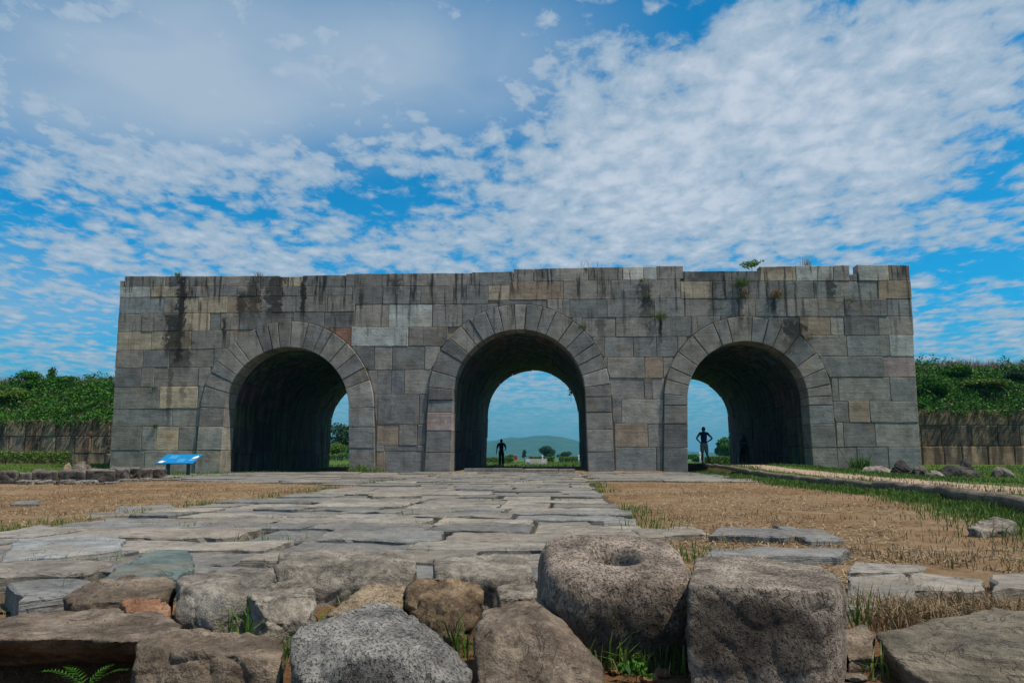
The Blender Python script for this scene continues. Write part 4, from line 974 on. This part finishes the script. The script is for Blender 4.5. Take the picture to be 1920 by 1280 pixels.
# ------------------------------------------------------------------ blue information sign
M_BLUE = plain('blue_sign_print', (.006, .18, .42), .5, .2, .08, 4); M_WHITE = plain('white_print', (.75, .78, .8), .5, .3, .1, 6); M_PALEB = plain('pale_blue_print', (.13, .45, .68), .5, .3, .2, 9)
M_STEEL = plain('dark_teal_steel', (.025, .055, .07), .5, .4, .2, 6); M_FOOT = plain('photo_print', (.38, .3, .25), .5, .3, .5, 20)
def boxm(name, x0, x1, y0, y1, z0, z1, bev=.006):
    bm = bmesh.new(); bmesh.ops.create_cube(bm, size=1)
    for v in bm.verts: v.co = Vector(((x0+x1)/2+v.co.x*(x1-x0), (y0+y1)/2+v.co.y*(y1-y0), (z0+z1)/2+v.co.z*(z1-z0)))
    if bev: bmesh.ops.bevel(bm, geom=bm.edges[:], offset=bev, segments=1, affect='EDGES')
    me = bpy.data.meshes.new(name); bm.to_mesh(me); bm.free(); return me
sb = gz3(336, 890, 24.3); sd = 24.3
sign = tag(empty('information_sign', sb, -.04), 'slanted blue information sign with white print on two dark legs', 'sign')
wv = 70*sd/F; zf_ = .44; zb_ = .74; dep = .62
tilt = math.atan2(zb_-zf_, dep); Ld = math.hypot(zb_-zf_, dep)
board = add('board', boxm('board', -wv/2-.05, wv/2+.0, 0, Ld, -.035, 0), M_BLUE, sign); board.location = (0, -dep/2, zf_+.02); board.rotation_euler.x = tilt
for sx in (-.36, .36):
    add('leg', boxm('leg', sx-.055, sx+.055, -.12, -.05, -.1, zf_+.09), M_STEEL, sign)
def printed(name, pts, mat, z=.004):
    V = [(x, y, z) for x, y in pts]; n = len(V); V += [(x, y, z-.003) for x, y in pts]
    add(name, mesh(name, V, [tuple(range(n))]+[(i, i+n, (i+1) % n+n, (i+1) % n) for i in range(n)]), mat, board)
for r in range(5):                                 # illegible lines of print
    printed('print_line', [(-.42, .56-r*.05), (-.42+random.uniform(.26, .36), .56-r*.05), (-.42+.26, .578-r*.05), (-.42, .578-r*.05)], M_PALEB)
    printed('print_line', [(.0, .30-r*.05), (random.uniform(.22, .34), .30-r*.05), (.22, .318-r*.05), (.0, .318-r*.05)], M_PALEB)
printed('white_emblem', [(-.62, .04), (-.47, .03), (-.44, .12), (-.40, .17), (-.49, .15), (-.53, .20), (-.60, .13)], M_WHITE)
printed('photo_strip', [(.34, .20), (.50, .22), (.58, .30), (.50, .31), (.42, .29)], M_FOOT)
printed('white_emblem', [(.40, .36), (.56, .38), (.60, .50), (.55, .56), (.47, .50)], M_WHITE)

# pale panel and marker posts on the grass beyond the middle arch
M_PANEL = plain('faded_panel', (.62, .50, .56), .5, .3, .15, 5); M_PGREEN = plain('panel_green', (.42, .58, .30), .5, .3, .2, 9)
pb = gz3(1005.5, 868, 60); pw = 40*60/F; ph = .42
panel = tag(empty('notice_board', pb), 'low pale pink board with a green patch lying beyond the middle arch', 'board')
o = add('board', boxm('board', -pw/2, pw/2, -.02, .02, .06, .06+ph), M_PANEL, panel)
for (x0, x1, z0, z1, mm) in [(-.25, .2, .14, .32, M_PGREEN), (-.78, -.55, .12, .2, M_BLUE), (-.8, -.5, .24, .4, M_WHITE), (.4, .75, .2, .36, M_WHITE)]:
    add('printed_patch', boxm('printed_patch', x0, x1, -.026, -.0202, z0, z1, 0), mm, panel)
for sx in (-.6, .6): add('foot', boxm('foot', sx-.03, sx+.03, .021, .06, -.05, .3, 0), M_STEEL, panel)
M_REDP = plain('red_paint', (.35, .04, .035), .6, .3, .2, 6)
def post(label, px, d, h, red=False):
    b_ = gz3(px, 860, d); t = tag(empty('marker_post', b_), label, 'post')
    add('shaft', tube('shaft', [(0, 0, -.1), (0, 0, h*.6), (0, 0, h*.8)], .07, .06, 10), M_WHITE, t)
    add('cap', boxm('cap', -.15 if red else -.09, .15 if red else .09, -.09, .09, h*.45 if red else h*.8, h, .02), M_REDP if red else M_WHITE, t)
post('small red and white marker post beside the hedge, middle arch', 967, 70, .75, True)
post('short white post in front of the round-crowned tree, middle arch', 1017, 84, .9)
post('white post close to the pillar edge, middle arch', 1085, 84, .9)
post('white post beside the person with hands on hips, right arch', 1312.5, 66, 1.2)

# ------------------------------------------------------------------ people
M_SKIN = plain('skin', (.12, .065, .042), .6, .3, .15, 20); M_HAIR = plain('black_hair', (.012, .011, .011), .6, .3, .3, 40)
M_NAVY = plain('navy_cloth', (.012, .022, .075), .85, .2, .25, 14); M_BEIGE = plain('beige_cloth', (.20, .18, .15), .9, .2, .2, 14); M_BLACKC = plain('black_cloth', (.016, .017, .022), .9, .2, .3, 14)
M_TEAL = plain('blue_cloth', (.02, .05, .11), .85, .2, .25, 14)
def skin_mesh(name, joints, edges, root, vox=None, extra=None):
    keys = list(joints); ix = {k: i for i, k in enumerate(keys)}
    me = bpy.data.meshes.new(name); me.from_pydata([joints[k][0] for k in keys], [(ix[a], ix[b_]) for a, b_ in edges], []); me.update()
    o = bpy.data.objects.new('tmp', me); COL.objects.link(o)
    o.modifiers.new('k', 'SKIN'); o.modifiers['k'].use_smooth_shade = True
    if not me.skin_vertices:
        bm = bmesh.new(); bm.from_mesh(me); bm.verts.layers.skin.verify(); bm.to_mesh(me); bm.free()
    for i, k in enumerate(keys): me.skin_vertices[0].data[i].radius = (joints[k][1],)*2; me.skin_vertices[0].data[i].use_root = (k == root)
    s_ = o.modifiers.new('s', 'SUBSURF'); s_.levels = s_.render_levels = 2
    dg = bpy.context.evaluated_depsgraph_get(); m2 = bpy.data.meshes.new_from_object(o.evaluated_get(dg)); bpy.data.objects.remove(o)
    if extra or vox:
        bm = bmesh.new(); bm.from_mesh(m2)
        for e in extra or []: bm.from_mesh(e)
        bm.to_mesh(m2); bm.free()
        o = bpy.data.objects.new('tmp', m2); COL.objects.link(o); r = o.modifiers.new('r', 'REMESH'); r.mode = 'VOXEL'; r.voxel_size = vox
        sm_ = o.modifiers.new('s', 'SMOOTH'); sm_.iterations = 2; sm_.factor = .4
        dg = bpy.context.evaluated_depsgraph_get(); m3 = bpy.data.meshes.new_from_object(o.evaluated_get(dg)); bpy.data.objects.remove(o); m2 = m3
    m2.polygons.foreach_set('use_smooth', [True]*len(m2.polygons)); m2.name = name; m2.materials.clear(); return m2
def ball(c, r, sub=3, cut=None):
    bm = bmesh.new(); bmesh.ops.create_icosphere(bm, subdivisions=sub, radius=1)
    for v in bm.verts: v.co = Vector((v.co.x*r[0]+c[0], v.co.y*r[1]+c[1], v.co.z*r[2]+c[2]))
    if cut: bmesh.ops.delete(bm, geom=[v for v in bm.verts if cut(v.co)], context='VERTS')
    me = bpy.data.meshes.new('b'); bm.to_mesh(me); bm.free(); return me
def lerp(a, b_, t): return tuple(a[i]+(b_[i]-a[i])*t for i in range(3))
def person(label, loc, rz, H, pose, shirt, lower, shirt_to=.55, lower_to=1.0, stripe=None):
    """pose: elbow/wrist/knee/ankle per side; the figure faces +y"""
    t = tag(empty('person', loc, rz), label, 'person'); t.scale = (H/1.72,)*3
    lx = pose.get('lean', 0.0); L = lambda x, y, z: (x+lx*(z-.95), y, z)
    J = {'pelvis': (L(0, 0, .98), .125), 'waist': (L(0, 0, 1.13), .115), 'chest': (L(0, .0, 1.32), .14), 'neckb': (L(0, -.005, 1.45), .07), 'neck': (L(0, .0, 1.52), .052), 'head': (L(0, .015, 1.60), .075)}
    E = [('pelvis', 'waist'), ('waist', 'chest'), ('chest', 'neckb'), ('neckb', 'neck'), ('neck', 'head')]
    hc = L(0, .02, 1.615); ex = [ball(hc, (.078, .098, .115)), ball((hc[0], hc[1]+.10, hc[2]-.012), (.014, .02, .024), 2), ball((hc[0], hc[1]+.083, hc[2]-.065), (.03, .016, .012), 2), ball((hc[0], hc[1]+.06, hc[2]-.085), (.045, .035, .03), 2)]
    for s in (-1, 1):
        ex += [ball((hc[0]+s*.08, hc[1]-.005, hc[2]-.005), (.012, .022, .034), 2), ball((hc[0]+s*.03, hc[1]+.086, hc[2]+.012), (.016, .012, .011), 2)]
        k = 'r' if s > 0 else 'l'; el, wr, kn, an = pose['elbow_'+k], pose['wrist_'+k], pose['knee_'+k], pose['ankle_'+k]
        sh = L(s*.185, 0, 1.42); hip = L(s*.085, 0, .90)
        J.update({'sh'+k: (sh, .062), 'ua'+k: (lerp(sh, el, .5), .05), 'el'+k: (el, .04), 'fa'+k: (lerp(el, wr, .35), .04), 'wr'+k: (wr, .026)})
        E += [('neckb', 'sh'+k), ('sh'+k, 'ua'+k), ('ua'+k, 'el'+k), ('el'+k, 'fa'+k), ('fa'+k, 'wr'+k)]
        d_ = Vector(pose.get('hand_'+k, Vector(wr)-Vector(el))).normalized(); ac = d_.cross(Vector((s, .3, 0))).normalized()
        pm = tuple(Vector(wr)+d_*.055); J['pm'+k] = (pm, .03); E.append(('wr'+k, 'pm'+k))
        for q_, ln in enumerate((.075, .085, .08, .062)):
            o_ = ac*((q_-1.5)*.02); a_ = Vector(pm)+d_*.03+o_; b_ = a_+d_*ln*.5; c_ = b_+d_*ln*.4+Vector((-s, 0, 0))*.022
            for nm, v in (('a', a_), ('b', b_), ('c', c_)): J[f'f{k}{q_}{nm}'] = (tuple(v), .009)
            E += [('pm'+k, f'f{k}{q_}a'), (f'f{k}{q_}a', f'f{k}{q_}b'), (f'f{k}{q_}b', f'f{k}{q_}c')]
        th = Vector(wr)+d_*.03-ac*.032; J['t'+k] = (tuple(th), .012); J['u'+k] = (tuple(th+d_*.045-ac*.02), .009); E += [('wr'+k, 't'+k), ('t'+k, 'u'+k)]
        J.update({'hip'+k: (hip, .095), 'th'+k: (lerp(hip, kn, .45), .082), 'kn'+k: (kn, .056), 'ca'+k: (lerp(kn, an, .32), .056), 'an'+k: (an, .036), 'hl'+k: ((an[0], an[1]-.03, an[2]-.05), .036), 'to'+k: ((an[0]+s*.03, an[1]+.17, an[2]-.055), .03)})
        E += [('pelvis', 'hip'+k), ('hip'+k, 'th'+k), ('th'+k, 'kn'+k), ('kn'+k, 'ca'+k), ('ca'+k, 'an'+k), ('an'+k, 'hl'+k), ('hl'+k, 'to'+k)]
    add('body', skin_mesh('body', J, E, 'pelvis', .0075, ex), M_SKIN, t)
    cl = {k: (J[k][0], J[k][1]+.018) for k in ('waist', 'chest', 'shr', 'shl')}; cl['hem'] = (L(0, 0, .90), .165); cl['neckb'] = (J['neckb'][0], .078)
    for k in 'rl': cl['sl'+k] = (lerp(J['sh'+k][0], pose['elbow_'+k], shirt_to), .068)
    sh_o = add('shirt', skin_mesh('shirt', cl, [('hem', 'waist'), ('waist', 'chest'), ('chest', 'neckb'), ('neckb', 'shr'), ('neckb', 'shl'), ('shr', 'slr'), ('shl', 'sll')], 'chest'), shirt, t)
    if stripe: add('stripe', ball(L(0, 0, 1.27), (.175, .165, .022)), stripe, sh_o)
    tr = {'top': (L(0, 0, 1.05), .128), 'pelvis': (J['pelvis'][0], .145)}; te = [('top', 'pelvis')]
    for k in 'rl':
        tr.update({'hip'+k: (J['hip'+k][0], .112), 'th'+k: (J['th'+k][0], .10), 'kn'+k: (J['kn'+k][0], .082)}); te += [('pelvis', 'hip'+k), ('hip'+k, 'th'+k), ('th'+k, 'kn'+k)]
        if lower_to > .3: tr['en'+k] = (lerp(pose['knee_'+k], pose['ankle_'+k], lower_to*.95), .072); te.append(('kn'+k, 'en'+k))
        else: tr['kn'+k] = (lerp(J['hip'+k][0], pose['knee_'+k], .93), .092)
    add('trousers' if lower_to > .6 else 'shorts', skin_mesh('trousers', tr, te, 'pelvis'), lower, t)
    add('hair', ball((hc[0], hc[1]-.012, hc[2]+.016), (.086, .102, .112), 3, lambda v: v.z < hc[2]-.055 or (v.y > hc[1]+.05 and v.z < hc[2]+.055)), M_HAIR, t)
    for k in 'rl':
        a = pose['ankle_'+k]; s = 1 if k == 'r' else -1
        add('shoe', ball((a[0]+s*.015, a[1]+.06, max(.035, a[2]-.055)), (.05, .14, .04)), M_BLACKC, t)
b1 = gz3(940, 872, 45.2)
person('dark-dressed person walking away through the middle arch', b1, 0, 1.66, dict(elbow_l=(-.27, -.02, 1.14), wrist_l=(-.31, .04, .90), elbow_r=(.29, -.03, 1.16), wrist_r=(.24, .17, 1.05), knee_l=(-.085, .03, .50), ankle_l=(-.09, -.05, .09), knee_r=(.095, .10, .51), ankle_r=(.10, .05, .09), hand_r=(-.3, 1, 0)), M_NAVY, M_BLACKC, 1.0, 1.0)
b2 = gz3(1321, 868, 34.6)
person('person in navy top and beige shorts with hands on hips, right arch', b2, .1, 1.70, dict(elbow_l=(-.36, -.06, 1.20), wrist_l=(-.19, .02, 1.03), elbow_r=(.38, -.06, 1.20), wrist_r=(.20, .02, 1.05), knee_l=(-.085, .02, .50), ankle_l=(-.08, -.02, .09), knee_r=(.13, .02, .50), ankle_r=(.21, -.06, .09), hand_l=(.9, .5, -.35), hand_r=(-.9, .5, -.35)), M_NAVY, M_BEIGE, .22, .14)
b3 = gz3(1395, 866, 43.0)
person('person in blue striped shirt leaning in the shadow of the right tunnel', b3, .5, 1.66, dict(lean=.12, elbow_l=(-.24, .02, 1.16), wrist_l=(-.10, .2, 1.06), elbow_r=(.30, .02, 1.16), wrist_r=(.14, .2, 1.06), knee_l=(-.16, .08, .50), ankle_l=(-.26, .02, .09), knee_r=(.05, .06, .50), ankle_r=(.0, -.02, .09), hand_l=(1, .4, 0), hand_r=(-1, .4, 0)), M_TEAL, M_BLACKC, .6, 1.0, M_WHITE)

# ------------------------------------------------------------------ plants on the masonry
def tuft(name, label, base, n, h, spread, mat, wd=.012, lean=.8, down=0.0, group=None):
    a = rng.normal(size=(n, 3))*np.array((spread, spread*.6, .0)); me = blades(name, a, h, wd, lean, .45)
    t = add(name, me, mat); t.location = base
    if down: t.rotation_euler.x = down
    return tag(t, label, 'plant', group)
def wall_pt(px, py, proud=.0): p = on_y(px, py, -.02-proud); return p
for (px, py, n, h, sp, mt, lab) in [
    (333, 519, 60, .28, .10, M_GRASS, 'grass tuft above the long black streak on the gate'), (486, 518, 40, .22, .12, M_DRY, 'yellowish grass tuft on the gate top between two dark stains'),
    (684, 694, 40, .2, .06, M_GRASS, 'small green tuft at the right shoulder of the left arch'), (1390, 536, 150, .42, .16, M_GRASS, 'large grass tuft in the joint above the right arch'),
    (1395, 556, 90, .40, .12, M_DRY, 'straw-coloured tuft hanging below the large grass tuft'), (1456, 558, 130, .42, .14, M_DRY, 'russet and green tuft above the right arch crown'),
    (1238, 597, 90, .34, .16, M_LEAFY, 'bright fern-like tuft in a joint between the middle and right arches'), (1213, 559, 40, .22, .08, M_GRASS, 'small tuft in the joint above the bright fern-like tuft'),
    (1092, 616, 50, .24, .08, M_GRASS, 'olive tuft on the right shoulder of the middle arch'), (1478, 661, 70, .25, .10, M_DRY, 'dry straw tuft hanging from the inner edge of the right arch'),
    (1592, 564, 50, .18, .12, M_LEAFY, 'mossy tuft in a joint near the right corner of the gate'), (1203, 528, 30, .18, .06, M_GRASS, 'tiny tuft below the cream blocks of the parapet'),
    (290, 729, 30, .16, .05, M_GRASS, 'tiny green tuft above the tan block with dark streaks'), (292, 801, 40, .2, .06, M_GRASS, 'small green tuft at the corner of the pale tan block'),
    (1516, 636, 50, .2, .12, M_DRY, 'dry orange tuft beside the brown block over the right arch')]:
    p = wall_pt(px, py); tuft('wall_tuft', lab, p, n, h, sp, mt, .016, 1.0, .35)
p = on_y(1410, 506, .35); plant('sapling', 'small leafy sapling growing on the gate top beside the raised parapet', 'plant', p, 1.0, .42, 320, .05, M_LEAFY, None, .1, 6, .3, .012)
p = on_y(1512, 499, .3); tuft('dry_tuft', 'dry grass tuft on top of the parapet stones', p, 50, .4, .12, M_DRY, .014, .4)
p = on_y(1102, 502, .3); tuft('dry_tuft', 'thin dry stalks on the parapet above the middle arch', p, 16, .35, .2, M_DRY, .014, .4)
p = P(1066, 735, 46.8); plant('hanging_vine', 'leafless vine hanging inside the far end of the middle arch', 'plant', (p.x+.15, p.y, p.z-.5), .5, .95, 90, .05, M_DARKLEAF, None, .2, 5, .2, .012)
for (px, py, n, h, sp, lab) in [(1612, 874, 160, .5, .2, 'lush green weed clump at the gate foot beside the flat ledge stone'), (672, 887, 90, .4, .22, 'dark weeds at the foot of the pier right of the left arch'), (705, 888, 60, .3, .2, 'short weeds at the foot of the wall between left and middle arches')]:
    b_ = gz3(px, py, 31.2); tuft('weed_clump', lab, (b_.x, b_.y, b_.z), n, h, sp, M_GRASS, .03, .7)

# ------------------------------------------------------------------ grasses and litter on the ground
def gpts(X, Y, up=.0):
    z = ground_z(X, Y)+np.array([noise.noise((x*.9, y*.9, 0))*.022 for x, y in zip(X, Y)]); return np.stack([X, Y, z+up], 1)
def frustum(n, d0, d1, off=(-.85, .85)):                     # ground spots in front of the camera, evenly thick in depth ratio
    d = d0*(d1/d0)**rng.random(n); a = rng.uniform(off[0], off[1], n); return CAM.x+d*a-d*math.tan(YAW), CAM.y+d
road_m = lambda X, Y: (X > -2.5) & (X < 2.62)
x, y = frustum(90000, 3.2, 26); k = ~road_m(x, y) & (x < log_x(y)-.3); x, y = x[k], y[k]
k = np.array([noise.fractal((a*.7, b_*.7, 6), 1, 2, 3) for a, b_ in zip(x, y)]) > -.12; x, y = x[k], y[k]
k = ~((y > -12.5) & (x > -11) & (x < 7.5)); x, y = x[k], y[k]
n = len(x); c = gpts(x, y, .006); d = y-CAM.y; a = rng.uniform(0, np.pi, n); ln = rng.uniform(.012, .04, n)*(1+d*.05); u = np.stack([np.cos(a)*ln, np.sin(a)*ln, rng.uniform(-.2, .35, n)*ln], 1); v = np.stack([-np.sin(a), np.cos(a), 0*a], 1)*(.0022*(1+d*.12))[:, None]
tag(add('straw_litter', quads('straw_litter', np.stack([c-u-v, c-u+v, c+u+v, c+u-v], 1), rng.uniform(.15, .95, n)), M_DRY), 'dry straw litter over the bare ground', 'litter', kind='stuff')
x, y = frustum(34000, 3.2, 24); k = ~road_m(x, y) & (x < log_x(y)+4); x, y = x[k], y[k]
k = np.array([noise.fractal((a*1.1, b_*1.1, 9), 1, 2, 3) for a, b_ in zip(x, y)]) > .12; x, y = x[k], y[k]
k = ~((y > -12.5) & (x > -11) & (x < 7.5)); x, y = x[k], y[k]
tag(add('dry_grass', blades('dry_grass', gpts(x, y), .045, .004*(1+(y-CAM.y)*.1), .9, .5), M_DRY), 'short dry grass on the bare ground', 'grass', kind='stuff')
# green grass: along both feet of the logs, on the raised verge, at the road's edges and in wide joints
yy = -31+31.5*rng.random(15000); xx = log_x(yy)-.12-np.abs(rng.normal(size=15000))*.38
y2 = -30+30*rng.random(15000); x2 = log_x(y2)+.15+rng.random(15000)**.8*3.6; k = (np.abs(x2-log_x(y2)-1.55) > .75+.3*rng.normal(size=len(x2))); x2, y2 = x2[k], y2[k]
y3 = -13+15*rng.random(14000); x3 = 10.5+14*rng.random(14000)
y4 = -11+17*rng.random(9000); x4 = -9.5-15*rng.random(9000)
X, Y = np.concatenate([xx, x2, x3, x4]), np.concatenate([yy, y2, y3, y4])
X_ok = ~((Y > -.1) & (np.abs(X) < 17.6)); X, Y = X[X_ok], Y[X_ok]
tag(add('verge_grass', blades('verge_grass', gpts(X, Y), np.where(X < log_x(Y), .085, .065)*(1+.9*np.array([noise.fractal((a*1.5, b_*1.5, 2), 1, 2, 2) for a, b_ in zip(X, Y)]).clip(-.7, 1)), .006*(1+(Y-CAM.y)*.08), .7, .5), M_GRASS), 'green grass along the logs and the verges', 'grass', kind='stuff')
yb = 15.6+60*rng.random(16000)**1.4; xb = -20+45*rng.random(16000)
tag(add('lawn_grass', blades('lawn_grass', gpts(xb, yb), .12, .03, .5, .5), M_GRASS), 'sunlit grass on the level ground beyond the gate', 'grass', kind='stuff')
J = []
for i in range(95):
    y0 = CAM.y+3.4*(26/3.4)**random.random(); x0 = random.choice([random.uniform(-2.4, 2.5), random.uniform(-2.4, 2.5), 2.62, -2.55]); k = random.randint(10, 60)
    J.append(np.stack([x0+rng.normal(size=k)*.14, y0+rng.normal(size=k)*.05], 1))
J = np.concatenate(J)
tag(add('joint_grass', blades('joint_grass', gpts(J[:, 0], J[:, 1]), .09, .005*(1+(J[:, 1]-CAM.y)*.07), .8, .5, (.3, 1.0)), M_GRASS), 'thin grass sprouting from the paving joints', 'grass', kind='stuff')
x, y = frustum(2600, 2.15, 3.3); tag(add('root_litter', blades('root_litter', gpts(x, y), .03, .003, 1.2, .6), M_DRY), 'dry roots and stalks in the soil between the stones', 'litter', kind='stuff')
GT = 'grass tufts among the foreground stones'
for (px, d, n, h) in [(1152, 2.24, 24, .15), (1135, 2.2, 18, .09), (1178, 2.22, 26, .08), (1205, 2.24, 20, .06), (1262, 2.24, 26, .09), (1278, 2.3, 20, .10), (352, 2.52, 20, .09), (425, 2.5, 24, .10), (466, 2.46, 26, .13), (620, 2.66, 50, .08), (660, 2.92, 50, .07), (600, 2.56, 30, .07), (700, 2.98, 40, .07), (868, 2.36, 18, .15), (885, 2.38, 16, .08), (912, 2.6, 40, .09), (935, 2.66, 24, .08), (1292, 2.75, 40, .10), (1262, 2.85, 30, .09), (118, 3.02, 44, .09), (150, 2.95, 34, .07), (500, 3.5, 50, .07), (560, 3.75, 50, .06), (30, 3.4, 34, .09), (532, 2.28, 24, .09), (545, 2.4, 30, .06), (1604, 2.75, 24, .15), (1640, 2.2, 26, .08), (970, 3.25, 30, .08), (1003, 3.2, 30, .10), (330, 2.66, 24, .08), (500, 2.42, 30, .06)]:
    b_ = gz3(px, 1150, d); tuft('grass_tuft', 'small green grass tuft growing between the foreground stones', (b_.x, b_.y, b_.z), max(12, int(n*.65)), h, .022, M_GRASS, .006, .9, 0, GT)
D3 = []
for i in range(40):
    px = random.uniform(1590, 1990); d = random.uniform(2.72, 3.05); b_ = gz3(px, 1150, d); k = random.randint(40, 90)
    D3.append(np.array(b_)+rng.normal(size=(k, 3))*np.array((.05, .04, 0)))
tag(add('withered_grass', blades('withered_grass', np.concatenate(D3), .085, .0045, 1.1, .5), M_DRY), 'withered straw-coloured grass behind the olive layered rock', 'grass', kind='stuff')
# fern in the hollow and a clover sprig
def fern(label, base, L, n, az):
    t = tag(empty('fern', base), label, 'fern')
    for k, a in enumerate(az):
        pts = [Vector((math.cos(a)*L*s, math.sin(a)*L*s*.6, L*(1.0*s-.62*s*s))) for s in np.linspace(0, 1, 9)]; Q = []
        for i in range(n):
            s = .15+.85*i/n; p = pts[0].lerp(pts[-1], s); p.z = L*(1.0*s-.62*s*s); tdir = Vector((math.cos(a), math.sin(a)*.6, .2)).normalized()
            for sd_ in (-1, 1):
                o_ = tdir.cross(Vector((0, 0, 1)))*sd_; ll = L*.26*(1-s*.75); tip = p+(o_+tdir*.45+Vector((0, 0, .1))).normalized()*ll; wv_ = tdir*L*.022
                Q.append([p-wv_, p+wv_, tip+wv_*.2, tip-wv_*.2])
        add('frond', quads('frond', np.array([[tuple(v) for v in q_] for q_ in Q]), rng.uniform(.3, .9, len(Q))), M_LEAF, t)
        add('stalk', tube('stalk', pts, .0025, .001, 5), M_LEAF, t)
b_ = P(160, 1292, 2.12); fern('green fern growing in the dark hollow under the slab', (b_.x, b_.y, b_.z), .13, 11, (2.5, 1.2, .2, 3.3))
b_ = gz3(1192, 1230, 2.13); plant('clover_sprig', 'leafy clover sprig at the foot of the pierced stone', 'plant', (b_.x, b_.y, b_.z), .10, .07, 90, .011, M_LEAF, None, .1, 5, .3, .002)

# ------------------------------------------------------------------ haze
bm = bmesh.new(); bmesh.ops.create_cube(bm, size=1)
for v in bm.verts: v.co = Vector((v.co.x*8800, 2150+v.co.y*4600, 60+v.co.z*128))
me = bpy.data.meshes.new('haze'); bm.to_mesh(me); bm.free()
m = bpy.data.materials.new('haze'); m.use_nodes = True; m.node_tree.nodes.clear(); T = NT(m.node_tree)
o = T.new('ShaderNodeOutputMaterial'); pv_ = T.new('ShaderNodeVolumePrincipled'); T.l.new(pv_.outputs[0], o.inputs['Volume'])
pv_.inputs['Color'].default_value = (.16, .60, .84, 1); pv_.inputs['Density'].default_value = .00024; pv_.inputs['Anisotropy'].default_value = .2
tag(add('haze', me, m), 'thin blue haze lying over the far plain and hill', 'haze', kind='stuff')
